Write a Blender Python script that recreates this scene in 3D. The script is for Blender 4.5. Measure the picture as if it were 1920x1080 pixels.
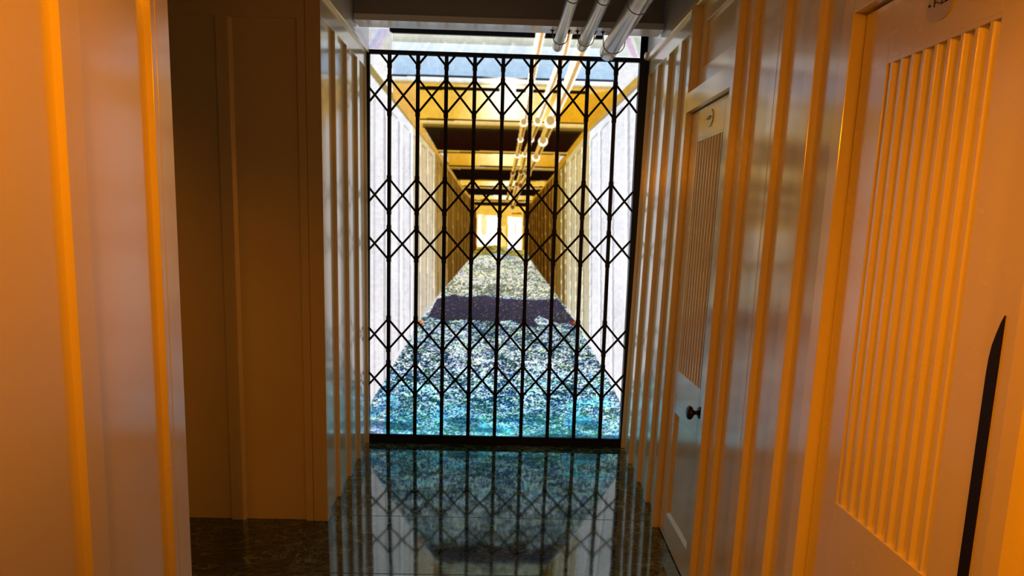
import bpy, bmesh, math, random
import numpy as np
from mathutils import Vector, Matrix

for _o in list(bpy.data.objects):
    bpy.data.objects.remove(_o)
SC = bpy.context.scene
COL = SC.collection

# ------------------------------------------------------------ camera
R_ = Vector((0.9994939, -0.01671286, 0.02706714))
U_ = Vector((-0.02506747, 0.1100574, 0.99360907))
W_ = Vector((0.01958499, 0.99378471, -0.10958275))
cd = bpy.data.cameras.new('camera')
cam = bpy.data.objects.new('camera', cd)
COL.objects.link(cam)
cam.matrix_world = Matrix(((R_.x, U_.x, -W_.x, 0), (R_.y, U_.y, -W_.y, 0), (R_.z, U_.z, -W_.z, 1.5), (0, 0, 0, 1)))
cd.sensor_fit = 'HORIZONTAL'; cd.sensor_width = 36.0
cd.lens = 36.0 * 1105.79 / 1920.0
cd.clip_start = 0.02; cd.clip_end = 100
SC.camera = cam

# ------------------------------------------------------------ world, lamps, exposure
wd = bpy.data.worlds.new('world'); SC.world = wd; wd.use_nodes = True
wd.node_tree.nodes['Background'].inputs[0].default_value = (1.0, 0.55, 0.25, 1)
wd.node_tree.nodes['Background'].inputs[1].default_value = 0.02
SC.view_settings.view_transform = 'Standard'
try: SC.view_settings.look = 'None'
except Exception: pass
SC.view_settings.exposure = 0.0
SC.view_settings.gamma = 1.0
SC.view_settings.use_curve_mapping = False
SCREEN_GAIN = 1.5

def lamp(name, kind, loc, target, energy, color, size=0.3, size_y=None, spot=None, blend=0.6, spec=1.0):
    ld = bpy.data.lights.new(name, kind); ld.energy = energy; ld.color = color
    if kind == 'AREA':
        ld.shape = 'RECTANGLE' if size_y else 'DISK'; ld.size = size
        if size_y: ld.size_y = size_y
    else:
        ld.shadow_soft_size = size
    if kind == 'SPOT':
        ld.spot_size = spot; ld.spot_blend = blend
    ld.specular_factor = spec
    o = bpy.data.objects.new(name, ld); COL.objects.link(o); o.location = loc
    d = Vector(target) - Vector(loc)
    o.rotation_euler = d.to_track_quat('-Z', 'Y').to_euler()
    return o
AMBER = (1.0, 0.27, 0.0)
lamp('amber_spot_rear', 'SPOT', (-0.05, -1.6, 2.25), (1.05, 1.9, 1.15), 80, AMBER, 0.12, spot=math.radians(48), blend=1.0, spec=0.3)
lamp('amber_spot_right', 'SPOT', (-0.2, 0.1, 2.6), (0.9, 0.70, 1.2), 105, AMBER, 0.12, spot=math.radians(62), blend=1.0, spec=0.4)
lamp('amber_spot_left', 'SPOT', (0.1, 0.0, 2.7), (-0.95, 0.75, 2.0), 138, AMBER, 0.12, spot=math.radians(60), blend=1.0, spec=0.4)
lamp('amber_spot_left_rear', 'SPOT', (0.0, -1.2, 2.4), (-0.9, 1.2, 1.3), 60, AMBER, 0.12, spot=math.radians(34), blend=1.0, spec=0.3)
lamp('amber_rear_lamp', 'AREA', (0.0, -1.1, 2.5), (0.1, 0.9, 1.0), 3, AMBER, 0.6)

# ------------------------------------------------------------ dimensions
G = 3.88                       # distance of the gate
TA = math.tan(0.0577)          # the deck slopes up towards the gate
LR, LL = 0.0244, -0.0078       # the partitions lean slightly outwards
XR, XRR, XJ, XD = 0.846, 0.8675, 0.824, 0.8555
XL, XLR = -0.860, -0.8775
YB = -1.9
def fz(y): return (y - G) * TA

# ------------------------------------------------------------ materials
def newmat(name):
    m = bpy.data.materials.new(name); m.use_nodes = True
    nt = m.node_tree; b = nt.nodes['Principled BSDF']
    return m, nt, b
def N(nt, t, **kw):
    n = nt.nodes.new(t)
    for k, v in kw.items():
        if k.startswith('i_'):
            kk = k[2:]
            n.inputs[int(kk) if kk.isdigit() else kk.replace('_', ' ')].default_value = v
        else: setattr(n, k, v)
    return n
def paint(name, col, rough=0.24, bump=0.02, spec=0.6, dirt=0.04, coat=1.0):
    m, nt, b = newmat(name); L = nt.links.new
    tc = N(nt, 'ShaderNodeTexCoord')
    n1 = N(nt, 'ShaderNodeTexNoise', i_Scale=2.0, i_Detail=2.0)
    L(tc.outputs['Object'], n1.inputs['Vector'])
    r = N(nt, 'ShaderNodeValToRGB')
    r.color_ramp.elements[0].position = 0.35; r.color_ramp.elements[1].position = 0.7
    r.color_ramp.elements[0].color = (col[0]*(1-dirt), col[1]*(1-dirt), col[2]*(1-dirt*1.3), 1)
    r.color_ramp.elements[1].color = (*col, 1)
    L(n1.outputs['Fac'], r.inputs['Fac']); L(r.outputs['Color'], b.inputs['Base Color'])
    mr = N(nt, 'ShaderNodeMapRange', i_To_Min=rough*0.9, i_To_Max=rough*1.15)
    n2 = N(nt, 'ShaderNodeTexNoise', i_Scale=9.0, i_Detail=3.0)
    L(tc.outputs['Object'], n2.inputs['Vector']); L(n2.outputs['Fac'], mr.inputs['Value']); L(mr.outputs['Result'], b.inputs['Roughness'])
    n3 = N(nt, 'ShaderNodeTexNoise', i_Scale=60.0, i_Detail=3.0); L(tc.outputs['Object'], n3.inputs['Vector'])
    n4 = N(nt, 'ShaderNodeTexNoise', i_Scale=6.0, i_Detail=1.0); L(tc.outputs['Object'], n4.inputs['Vector'])
    ad = N(nt, 'ShaderNodeMath', operation='MULTIPLY_ADD'); ad.inputs[1].default_value = 0.12
    L(n3.outputs['Fac'], ad.inputs[0]); L(n4.outputs['Fac'], ad.inputs[2])
    bp = N(nt, 'ShaderNodeBump', i_Strength=bump, i_Distance=0.05); L(ad.outputs[0], bp.inputs['Height']); L(bp.outputs['Normal'], b.inputs['Normal'])
    b.inputs['Specular IOR Level'].default_value = spec
    b.inputs['Coat Weight'].default_value = coat; b.inputs['Coat Roughness'].default_value = rough*0.55; b.inputs['Coat IOR'].default_value = 1.65
    return m
M_WALL = paint('cream_gloss_paint', (0.88, 0.80, 0.50))
M_DOOR = paint('cream_door_paint', (0.88, 0.80, 0.50), 0.26)
M_BEAM = paint('cream_beam_paint', (0.74, 0.72, 0.70), 0.35)
M_GREY = paint('dark_brown_beam_paint', (0.27, 0.22, 0.18), 0.5)
def plain(name, col, rough=0.4, metal=0.0, spec=0.5):
    m, nt, b = newmat(name)
    tc = N(nt, 'ShaderNodeTexCoord'); n = N(nt, 'ShaderNodeTexNoise', i_Scale=30.0, i_Detail=2.0)
    nt.links.new(tc.outputs['Object'], n.inputs['Vector'])
    r = N(nt, 'ShaderNodeValToRGB')
    r.color_ramp.elements[0].color = (col[0]*.85, col[1]*.85, col[2]*.85, 1); r.color_ramp.elements[1].color = (*col, 1)
    nt.links.new(n.outputs['Fac'], r.inputs['Fac']); nt.links.new(r.outputs['Color'], b.inputs['Base Color'])
    b.inputs['Roughness'].default_value = rough; b.inputs['Metallic'].default_value = metal
    b.inputs['Specular IOR Level'].default_value = spec
    return m
M_BLACK = plain('black_gate_steel', (0.006, 0.006, 0.007), 0.45, 0.0, 0.3)
M_VOID = plain('matte_black', (0.002, 0.002, 0.002), 0.95, 0.0, 0.0)  # also gives the painted shade inside the door gaps
M_STRIP = plain('dark_strip_matte', (0.012, 0.006, 0.006), 0.6, 0.0, 0.3)  # plain dark colour of the thin strip on the near door
M_KNOB = plain('dark_bronze', (0.05, 0.025, 0.018), 0.28, 0.75)
M_SCREW = plain('dark_screw', (0.03, 0.02, 0.015), 0.5, 0.5)
M_INK = plain('engraved_ink', (0.02, 0.012, 0.01), 0.8)
M_BOLT = plain('zinc_bolt', (0.25, 0.22, 0.2), 0.35, 0.8)
M_PLATE = paint('cream_plate', (0.62, 0.59, 0.52), 0.3)

def pipe_mat():
    m, nt, b = newmat('aluminium_pipe_jacket'); L = nt.links.new
    tc = N(nt, 'ShaderNodeTexCoord'); mp = N(nt, 'ShaderNodeMapping'); mp.inputs['Scale'].default_value = (25, 3, 25)
    n = N(nt, 'ShaderNodeTexNoise', i_Scale=1.0, i_Detail=5.0)
    L(tc.outputs['Object'], mp.inputs['Vector']); L(mp.outputs['Vector'], n.inputs['Vector'])
    r = N(nt, 'ShaderNodeValToRGB'); r.color_ramp.elements[0].color = (.36, .34, .33, 1); r.color_ramp.elements[1].color = (.68, .66, .64, 1)
    L(n.outputs['Fac'], r.inputs['Fac']); L(r.outputs['Color'], b.inputs['Base Color'])
    b.inputs['Metallic'].default_value = 0.35; b.inputs['Roughness'].default_value = 0.28
    bp = N(nt, 'ShaderNodeBump', i_Strength=0.25, i_Distance=0.01); L(n.outputs['Fac'], bp.inputs['Height']); L(bp.outputs['Normal'], b.inputs['Normal'])
    return m
M_PIPE = pipe_mat()

def marble():
    m, nt, b = newmat('dark_green_marble_tiles'); L = nt.links.new
    tc = N(nt, 'ShaderNodeTexCoord')
    sx = N(nt, 'ShaderNodeSeparateXYZ'); L(tc.outputs['Object'], sx.inputs[0])
    def M(op, a, b_=None, c=None):
        n = N(nt, 'ShaderNodeMath', operation=op)
        for i, v in enumerate((a, b_, c)):
            if v is None: continue
            if isinstance(v, (int, float)): n.inputs[i].default_value = v
            else: L(v, n.inputs[i])
        return n.outputs[0]
    T = 0.469
    ty = M('DIVIDE', M('SUBTRACT', sx.outputs[1], 2.968), T)
    tx = M('DIVIDE', M('SUBTRACT', sx.outputs[0], -0.926), 1.876)
    fy = M('FLOOR', ty); fx = M('FLOOR', tx)
    dy = M('ABSOLUTE', M('SUBTRACT', ty, M('ROUND', ty)))
    dx = M('ABSOLUTE', M('SUBTRACT', tx, M('ROUND', tx)))
    gy = M('LESS_THAN', dy, 0.0058); gx = M('LESS_THAN', dx, 0.0012)
    grout = M('MAXIMUM', gy, gx)
    off = N(nt, 'ShaderNodeCombineXYZ'); L(M('MULTIPLY', fx, 3.7), off.inputs[0]); L(M('MULTIPLY', fy, 0.9), off.inputs[1]); L(M('MULTIPLY', fy, 2.3), off.inputs[2])
    va = N(nt, 'ShaderNodeVectorMath', operation='ADD'); L(tc.outputs['Object'], va.inputs[0]); L(off.outputs[0], va.inputs[1])
    mp = N(nt, 'ShaderNodeMapping'); mp.inputs['Scale'].default_value = (1.3, 2.6, 1); mp.inputs['Rotation'].default_value = (0, 0, 0.35); L(va.outputs[0], mp.inputs['Vector'])
    nz = N(nt, 'ShaderNodeTexNoise', i_Scale=2.2, i_Detail=9.0, i_Roughness=0.68, i_Distortion=1.4); L(mp.outputs['Vector'], nz.inputs['Vector'])
    n2 = N(nt, 'ShaderNodeTexNoise', i_Scale=5.0, i_Detail=10.0, i_Roughness=0.72, i_Distortion=2.2); L(mp.outputs['Vector'], n2.inputs['Vector'])
    v = M('ABSOLUTE', M('SUBTRACT', nz.outputs['Fac'], 0.5))
    vein = N(nt, 'ShaderNodeMapRange', i_From_Min=0.0, i_From_Max=0.022, i_To_Min=1.0, i_To_Max=0.0); L(v, vein.inputs['Value'])
    v2 = M('ABSOLUTE', M('SUBTRACT', n2.outputs['Fac'], 0.47))
    vein2 = N(nt, 'ShaderNodeMapRange', i_From_Min=0.0, i_From_Max=0.03, i_To_Min=0.8, i_To_Max=0.0); L(v2, vein2.inputs['Value'])
    cl = N(nt, 'ShaderNodeMapRange', i_From_Min=0.45, i_From_Max=0.7, i_To_Min=0.0, i_To_Max=1.0); L(n2.outputs['Fac'], cl.inputs['Value'])
    vv = M('MULTIPLY', M('MAXIMUM', vein.outputs[0], vein2.outputs[0]), M('ADD', cl.outputs[0], 0.35))
    r = N(nt, 'ShaderNodeValToRGB')
    e = r.color_ramp.elements; e[0].position = 0.35; e[0].color = (.003, .010, .007, 1); e[1].position = 0.75; e[1].color = (.012, .040, .028, 1)
    L(n2.outputs['Fac'], r.inputs['Fac'])
    mx = N(nt, 'ShaderNodeMix', data_type='RGBA'); L(vv, mx.inputs[0]); L(r.outputs['Color'], mx.inputs[6]); mx.inputs[7].default_value = (.36, .42, .22, 1)
    mg = N(nt, 'ShaderNodeMix', data_type='RGBA'); L(grout, mg.inputs[0]); L(mx.outputs[2], mg.inputs[6]); mg.inputs[7].default_value = (.002, .002, .002, 1)
    L(mg.outputs[2], b.inputs['Base Color'])
    ro = M('ADD', M('MULTIPLY', n2.outputs['Fac'], 0.07), M('ADD', 0.03, M('MULTIPLY', grout, 0.6)))
    L(ro, b.inputs['Roughness'])
    b.inputs['IOR'].default_value = 2.15
    b.inputs['Specular Tint'].default_value = (.86, 1.0, .95, 1)
    n3 = N(nt, 'ShaderNodeTexNoise', i_Scale=4.0, i_Detail=2.0); L(tc.outputs['Object'], n3.inputs['Vector'])
    bp = N(nt, 'ShaderNodeBump', i_Strength=0.012, i_Distance=0.05); L(n3.outputs['Fac'], bp.inputs['Height']); L(bp.outputs['Normal'], b.inputs['Normal'])
    return m
M_FLOOR = marble()

# ------------------------------------------------------------ mesh helpers
class MB:
    def __init__(s, lean=0.0): s.v = []; s.f = []; s.lean = lean; s.smooth = False
    def add(s, vs, fs):
        k = len(s.v); s.v += [tuple(v) for v in vs]; s.f += [tuple(i + k for i in f) for f in fs]
    def box(s, x0, x1, y0, y1, z0, z1):
        if x0 > x1: x0, x1 = x1, x0
        if y0 > y1: y0, y1 = y1, y0
        vs = []
        for z, top in ((z0, 0), (z1, 1)):
            for (x, y) in ((x0, y0), (x1, y0), (x1, y1), (x0, y1)):
                vs.append((x, y, fz(y) if z is None else (fz(y) + z[0] if isinstance(z, tuple) else z)))
        s.add(vs, [(3, 2, 1, 0), (4, 5, 6, 7), (0, 1, 5, 4), (1, 2, 6, 5), (2, 3, 7, 6), (3, 0, 4, 7)])
        return s
    def prism(s, prof, axis, a, b):
        """closed profile of 2D points swept along an axis ('x','y','z')"""
        n = len(prof)
        def mk(p, t):
            return {'x': (t, p[0], p[1]), 'y': (p[0], t, p[1]), 'z': (p[0], p[1], t)}[axis]
        vs = [mk(p, a) for p in prof] + [mk(p, b) for p in prof]
        fs = [tuple(range(n))[::-1], tuple(range(n, 2*n))] + [(i, (i+1) % n, n + (i+1) % n, n + i) for i in range(n)]
        s.add(vs, fs); return s
    def tube(s, pts, r, seg=12, cap=True):
        pts = [Vector(p) for p in pts]; rings = []
        up = None
        for i, p in enumerate(pts):
            d = (pts[min(i+1, len(pts)-1)] - pts[max(i-1, 0)]).normalized()
            if up is None:
                up = Vector((0, 0, 1)) if abs(d.z) < .9 else Vector((1, 0, 0))
            a = d.cross(up).normalized(); up = a.cross(d).normalized()
            rr = r[i] if isinstance(r, (list, tuple)) else r
            rings.append([p + (a*math.cos(2*math.pi*k/seg) + up*math.sin(2*math.pi*k/seg))*rr for k in range(seg)])
        vs = [v for ring in rings for v in ring]; fs = []
        for i in range(len(rings)-1):
            for k in range(seg):
                fs.append((i*seg+k, i*seg+(k+1) % seg, (i+1)*seg+(k+1) % seg, (i+1)*seg+k))
        if cap: fs += [tuple(range(seg))[::-1], tuple(range((len(rings)-1)*seg, len(rings)*seg))]
        s.add(vs, fs); s.smooth = True; return s
    def build(s, name, mat, parent=None, bevel=0.0, origin=None):
        vs = [(x + s.lean*z, y, z) for (x, y, z) in s.v]
        o0 = Vector(origin) if origin else Vector((0, 0, 0))
        if parent is not None and origin is None: o0 = Vector(parent.get('_org', (0, 0, 0)))
        vs = [(x-o0.x, y-o0.y, z-o0.z) for x, y, z in vs]
        me = bpy.data.meshes.new(name); me.from_pydata(vs, [], s.f); me.update()
        bm = bmesh.new(); bm.from_mesh(me); bmesh.ops.recalc_face_normals(bm, faces=bm.faces); bm.to_mesh(me); bm.free()
        me.materials.append(mat)
        if s.smooth:
            for p in me.polygons: p.use_smooth = len(p.vertices) == 4
        o = bpy.data.objects.new(name, me); COL.objects.link(o)
        if parent is None: o.location = o0
        else: o.parent = parent
        o['_org'] = tuple(o0)
        if bevel:
            md = o.modifiers.new('bevel', 'BEVEL'); md.width = bevel; md.segments = 2; md.limit_method = 'ANGLE'; md.angle_limit = math.radians(40)
            md.harden_normals = False
        return o
def tag(o, label=None, cat=None, group=None, kind=None):
    if label: o['label'] = label
    if cat: o['category'] = cat
    if group: o['group'] = group
    if kind: o['kind'] = kind
    return o
def thing(name, loc, label, cat, group=None, kind=None):
    o = bpy.data.objects.new(name, None); COL.objects.link(o); o.location = loc; o.empty_display_size = 0.1
    o['_org'] = tuple(loc)
    return tag(o, label, cat, group, kind)

# ------------------------------------------------------------ floor and ceiling
b = MB()
x0, x1, y0, y1 = -2.9, 1.3, YB - 0.1, 4.15
b.add([(x0, y0, fz(y0)), (x1, y0, fz(y0)), (x1, y1, fz(y1)), (x0, y1, fz(y1)),
       (x0, y0, fz(y0)-.08), (x1, y0, fz(y0)-.08), (x1, y1, fz(y1)-.08), (x0, y1, fz(y1)-.08)],
      [(0, 1, 2, 3), (7, 6, 5, 4), (0, 4, 5, 1), (1, 5, 6, 2), (2, 6, 7, 3), (3, 7, 4, 0)])
tag(b.build('floor', M_FLOOR), 'polished dark green marble tile floor rising towards the gate', 'floor', kind='structure')
b = MB().box(x0, x1, y0, y1, 3.02, 3.1)
tag(b.build('ceiling', M_GREY), 'dark brown ceiling above the beam', 'ceiling', kind='structure')

# ------------------------------------------------------------ right wall
ST, RAIL = 0.055, 2.456
b = MB(LR)
b.box(XRR, XRR + .08, 2.905, 4.10, None, 2.58)                   # board behind the far battens
for ys in (3.857, 3.622, 3.387, 3.154):
    b.box(XR, XRR + .002, ys, ys + ST, None, RAIL + .001)
b.box(XR, XRR + .002, 2.95, 4.0, RAIL, 2.58)
b.build('wall_right', M_WALL, bevel=0.0015)
tag(bpy.data.objects['wall_right'], 'cream panelled corridor wall between the gate and the far door', 'wall', kind='structure')
b = MB(LR)   # upper wall above the cornice
b.box(XR + .003, XR + .06, YB, 4.1, 2.58, 3.03)
tag(b.build('wall_upper_right', M_BEAM), 'plain upper wall above the right cornice', 'wall', kind='structure')
def jamb_frame(n, yd, ynear, lab):
    """door frame: far post, head, transom, near casing"""
    b = MB(LR)
    b.box(XJ, XD + .06, yd, yd + .045, None, 2.56)               # far post
    b.box(XJ, XD + .06, ynear + .02, yd, 2.050, 2.142)            # head
    b.box(XJ - .005, XD + .02, ynear - .0, ynear + .034, None, 2.60)     # near casing
    # transom field with a sunk panel
    zt0, zt1, ya, yb_ = 2.142, 2.56, yd - .0, ynear + .02
    X0 = XJ + .041
    b.box(X0, XD + .06, yb_, ya, zt0, 2.246)
    b.box(X0, XD + .06, yb_, ya, 2.455, zt1)
    b.box(X0, XD + .06, ya - .068, ya, 2.246, 2.455)
    b.box(X0, XD + .06, yb_, yb_ + .06, 2.246, 2.455)
    b.box(X0 + .014, XD + .06, yb_, ya, 2.246, 2.455)
    o = b.build('trim_%d' % n, M_WALL, bevel=0.0015)
    return tag(o, lab, 'door frame', kind='structure')
jamb_frame(1, 2.905, 2.311, 'cream frame and transom panel around the far fluted door')
jamb_frame(2, 1.541, 0.911, 'cream frame around the near fluted door')
b = MB(LR)   # wall between the doors
b.box(XRR, XRR + .08, 1.54, 2.33, None, 2.60)
b.box(XR, XRR + .002, 2.236, 2.315, None, 2.60)
b.box(XR, XRR + .002, 2.0055, 2.046, None, 2.60)
b.box(XR, XRR + .002, 1.978, 2.0035, None, 2.60)
b.box(XR, XRR + .002, 1.757, 1.812, None, 2.60)
b.box(XR - .008, XRR + .002, 1.578, 1.60, None, 2.60)
tag(b.build('wall_middle_right', M_WALL, bevel=0.0015), 'cream board and batten wall between the two doors', 'wall', kind='structure')
b = MB(LR)
b.box(XRR, XRR + .08, YB, 0.93, None, 2.60)
for ys in (.62, .33, .04, -.25, -.54, -.83, -1.12, -1.41):
    b.box(XR, XRR + .002, ys, ys + ST, None, 2.60)
b.box(XR, XRR + .002, .83, .915, None, 2.60)
tag(b.build('wall_near_right', M_WALL, bevel=0.0015), 'cream batten wall on the near side of the near door', 'wall', kind='structure')
# cornices
def cornice(n, sx, X, lean, y0, y1, lab):
    b = MB(lean)
    prof = [(X + sx*.03, 2.543), (X - sx*.014, 2.543), (X - sx*.018, 2.548), (X - sx*.018, 2.572), (X - sx*.010, 2.580), (X + sx*.03, 2.582)]
    b.prism(prof, 'y', y0, y1)
    return tag(b.build('trim_%d' % n, M_WALL), lab, 'cornice', kind='structure')
cornice(3, 1, XR, LR, YB, 3.88, 'slim cream cornice along the right wall')
cornice(4, -1, XL, LL, 2.91, 3.88, 'slim cream cornice along the far left wall')
b = MB(LR)
b.box(.812, .854, 3.835, 3.877, 2.548, 2.596)
o = b.build('cornice_block', M_WALL, bevel=0.012)
tag(o, 'small rounded cream wood block at the cornice end beside the gate post', 'wood block')

# ------------------------------------------------------------ left walls
b = MB(LL)
b.box(XLR - .06, XLR, 2.9301, 4.10, None, 2.58)
for ys in (3.857, 3.622, 3.387, 3.154):
    b.box(XLR - .002, XL, ys, ys + ST, None, 2.447)
b.box(XLR - .002, XL, 2.9301, 2.975, None, 2.447)
b.box(XLR - .002, XL, 2.9301, 3.95, 2.446, 2.58)
tag(b.build('wall_left', M_WALL, bevel=0.0015), 'cream panelled corridor wall left of the gate', 'wall', kind='structure')
b = MB(LL)
b.box(XL - .06, XL - .003, 2.92, 4.1, 2.58, 3.03)
tag(b.build('wall_upper_left', M_BEAM), 'plain upper wall above the left cornice', 'wall', kind='structure')
# wall facing the camera in the side passage
b = MB(LL)
YP = 2.91
def zl(b, x0, x1, z0, z1, y=YP): b.box(x0, x1, y, YP + .05, z0, z1)
b.box(-2.8, -.875, YP + .012, YP + .09, None, 3.03)
b.box(-.932, -.860, YP, YP + .02, None, 3.03)
b.box(-.972, -.935, YP, YP + .02, None, 3.03)
b.box(-1.352, -1.292, YP, YP + .02, None, 2.431)
b.prism([(-1.293, YP + .0), (-1.276, YP + .0125), (-1.293, YP + .0125)], 'z', -.15, 2.429)
b.box(-1.73, -1.67, YP, YP + .02, None, 2.431)
b.box(-2.10, -2.04, YP, YP + .02, None, 2.431)
b.box(-2.8, -.972, YP, YP + .02, 2.43, 3.03)
tag(b.build('wall_passage', M_WALL, bevel=0.0015), 'shaded cream panelled wall facing the camera in the side passage', 'wall', kind='structure')
b = MB(LL)
b.box(-.96, XLR, YB, 1.56, None, 3.03)
b.box(-.96, XL, 1.547, 1.607, None, 3.03)
b.box(XLR - .002, XL, 1.527, 1.5455, None, 3.03)
ys = 1.217
while ys > YB:
    b.box(XLR - .002, XL, ys, ys + .055, None, 3.03); ys -= .302
tag(b.build('wall_near_left', M_WALL, bevel=0.0015), 'cream batten wall nearest the camera on the left, amber lit', 'wall', kind='structure')
b = MB().box(-2.9, -2.8, 0.0, 3.0, None, 3.03)
tag(b.build('wall_far_left', M_WALL), 'end wall of the side passage', 'wall', kind='structure')
b = MB().box(-2.9, -.955, -.1, 0.0, None, 3.03)
tag(b.build('wall_passage_near', M_WALL), 'near wall of the side passage', 'wall', kind='structure')
b = MB().box(-1.0, 1.0, YB - .1, YB, None, 3.03)
tag(b.build('wall_back', M_WALL), 'wall behind the camera', 'wall', kind='structure')

# ------------------------------------------------------------ ceiling beam over the gate
b = MB()
b.box(-.877, .905, 3.53, 3.66, 2.630, 2.666)
o = b.build('trim_5', M_BEAM, bevel=0.002); tag(o, 'cream lower flange of the beam carrying the pipe clamps', 'beam', kind='structure')
b = MB()
b.box(-.877, .905, 3.545, 3.62, 2.666, 3.03)
o = b.build('trim_6', M_GREY); tag(o, 'dark upright face of the beam above the gate', 'beam', kind='structure')
b = MB()
b.box(-.877, .9, 2.89, 2.99, 2.634, 2.67); b.box(-.877, .9, 2.91, 2.96, 2.67, 3.03)
o = b.build('trim_7', M_BEAM); tag(o, 'second beam nearer the camera', 'beam', kind='structure')
# black backing around the screen
b = MB()
b.box(-1.0, -.902, 3.955, 4.05, None, 3.03)
b.box(.869, 1.1, 3.955, 4.05, None, 3.03)
b.box(-1.0, 1.1, 4.03, 4.06, None, 3.03)
tag(b.build('wall_far', M_VOID), 'black surround behind and beside the screen', 'wall', kind='structure')

# ------------------------------------------------------------ doors
def fluted(b, y0, y1, z0, z1, xf, depth, n):
    """vertical fluting: n rounded ridges across y0..y1, crest at xf, valley at xf+depth"""
    p = (y1 - y0) / n; prof = []
    for i in range(n):
        a = y0 + i*p
        prof += [(xf + depth, a), (xf + depth, a + .18*p), (xf + depth*.75, a + .26*p), (xf + .12*depth, a + .50*p), (xf, a + .56*p), (xf, a + .78*p), (xf + .14*depth, a + .84*p), (xf + depth, a + .98*p)]
    prof.append((xf + depth, y1))
    k = len(prof)
    vs = [(x, y, z0) for x, y in prof] + [(x, y, z1) for x, y in prof]
    fs = [(i, i+1, k+i+1, k+i) for i in range(k-1)]
    bx = xf + depth + .004
    vs += [(bx, y0, z0), (bx, y1, z0), (bx, y0, z1), (bx, y1, z1)]
    fs += [tuple(range(k)) + (2*k+1, 2*k), tuple(range(k, 2*k))[::-1] + (2*k+2, 2*k+3)]
    b.add(vs, fs)
def fluted_door(n, yf, yn, plate_y, text, lab, knob=True, strip=False):
    org = (XD + .01, (yf+yn)/2, fz((yf+yn)/2))
    root = thing('door_%d' % n, org, lab, 'door', kind='structure')
    zt = 2.044; lo, hi = 0.808, 1.908; p0, p1 = .074, .598
    ya, yb = yf - .110, yf - .110 - .322        # louvre opening
    X, D = XD, .034
    b = MB(LR)
    b.box(X, X + D, ya, yf - .007, (.008, 0), zt)
    b.box(X, X + D, yn, yb, (.008, 0), zt)
    b.box(X, X + D, yb, ya, hi, zt)
    b.box(X, X + D, yb, ya, p1, lo)
    b.box(X, X + D, yb, ya, (.008, 0), p0)
    b.build('door_leaf', M_DOOR, root, bevel=0.0012)
    b = MB(LR); fluted(b, yb, ya, lo - .004, hi - .010, X + .003, .014, 9)
    o = b.build('fluted_panel', M_DOOR, root)
    b = MB(LR)
    b.box(X + .001, X + .013, yb, ya, hi - .010, hi + .001)      # head bead
    b.prism([(X + .001, lo - .014), (X + .020, lo - .001), (X + .020, lo - .014)], 'y', yb, ya)
    b.build('panel_bead', M_DOOR, root, bevel=0.001)
    b = MB(LR)
    b.box(X + .013, X + .026, yb, ya, p0, p1)
    b.prism([(X, p0), (X + .014, p0), (X + .014, p0 + .016), (X + .011, p0 + .016)], 'y', yb, ya)
    b.prism([(X + .002, ya), (X + .014, ya), (X + .014, ya - .010)], 'z', p0, p1)
    b.build('lower_panel', M_DOOR, root)
    # number plate
    zc = 1.983; r = .039
    b = MB(LR)
    b.prism([(plate_y + r*math.cos(t*math.pi/24), zc + r*math.sin(t*math.pi/24)) for t in range(48)], 'x', X - .004, X + .001)
    pl = b.build('number_plate', M_PLATE, root, bevel=0.0008); tag(pl, 'round cream number plate')
    for s in (-1, 1):
        b = MB(LR); b.prism([(plate_y + s*.0325 + .0028*math.cos(t*math.pi/5), zc + .0028*math.sin(t*math.pi/5)) for t in range(10)], 'x', X - .0055, X - .003)
        b.build('screw', M_SCREW, pl)
    cu = bpy.data.curves.new('lettering', 'FONT'); cu.body = text; cu.size = .024; cu.extrude = .0004; cu.align_x = 'CENTER'; cu.align_y = 'CENTER'
    to = bpy.data.objects.new('tmp', cu); COL.objects.link(to)
    bpy.context.view_layer.update()
    me = bpy.data.meshes.new_from_object(to.evaluated_get(bpy.context.evaluated_depsgraph_get()))
    bpy.data.objects.remove(to)
    me.name = 'lettering'; og = Vector(root['_org'])
    for v in me.vertices:
        lx, ly, lz = v.co
        zz = zc + ly
        v.co = Vector((X - .0046 - lz + LR*zz, plate_y - lx, zz)) - og
    me.materials.clear(); me.materials.append(M_INK)
    t = bpy.data.objects.new('lettering', me); COL.objects.link(t); t.parent = pl; tag(t, 'dark engraved %s' % text)
    if knob:
        yk, zk = yb - .030, .712
        kb = MB(LR)
        kb.tube([(X + .002, yk, zk), (X - .004, yk, zk), (X - .010, yk, zk), (X - .0105, yk, zk)], [.027, .027, .024, .011], 24)
        ro = kb.build('rosette', M_KNOB, root)
        kb = MB(LR)
        kb.tube([(X - .009, yk, zk), (X - .018, yk, zk), (X - .028, yk, zk), (X - .034, yk, zk), (X - .040, yk, zk), (X - .048, yk, zk), (X - .055, yk, zk), (X - .060, yk, zk), (X - .062, yk, zk)],
                [.013, .009, .009, .016, .026, .0305, .028, .018, .004], 24)
        kk = kb.build('door_knob', M_KNOB, root); tag(kk, 'dark bronze oval knob')
    if strip:
        yc0, yc1 = 1.031, 1.009
        b = MB(LR)
        prof = [(yc0, -.17), (yc1, -.17), (yc1, 1.362), (yc1 + .006, 1.348), (yc1 + .012, 1.328), (yc0 - .004, 1.305), (yc0 - .001, 1.28), (yc0, 1.25)]
        b.prism(prof, 'x', X - .003, X + .002)
        s_ = b.build('edge_strip', M_STRIP, root); tag(s_, 'dark strip with a curved pointed top')
    return root
fluted_door(1, 2.905, 2.335, 2.645, 'F-21', 'cream fluted cabin door with bronze knob beyond the batten wall, nearer the gate')
fluted_door(2, 1.541, .935, 1.268, 'F-22', 'cream fluted cabin door nearest the camera, amber lit', knob=False, strip=True)
b = MB(LR)
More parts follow.
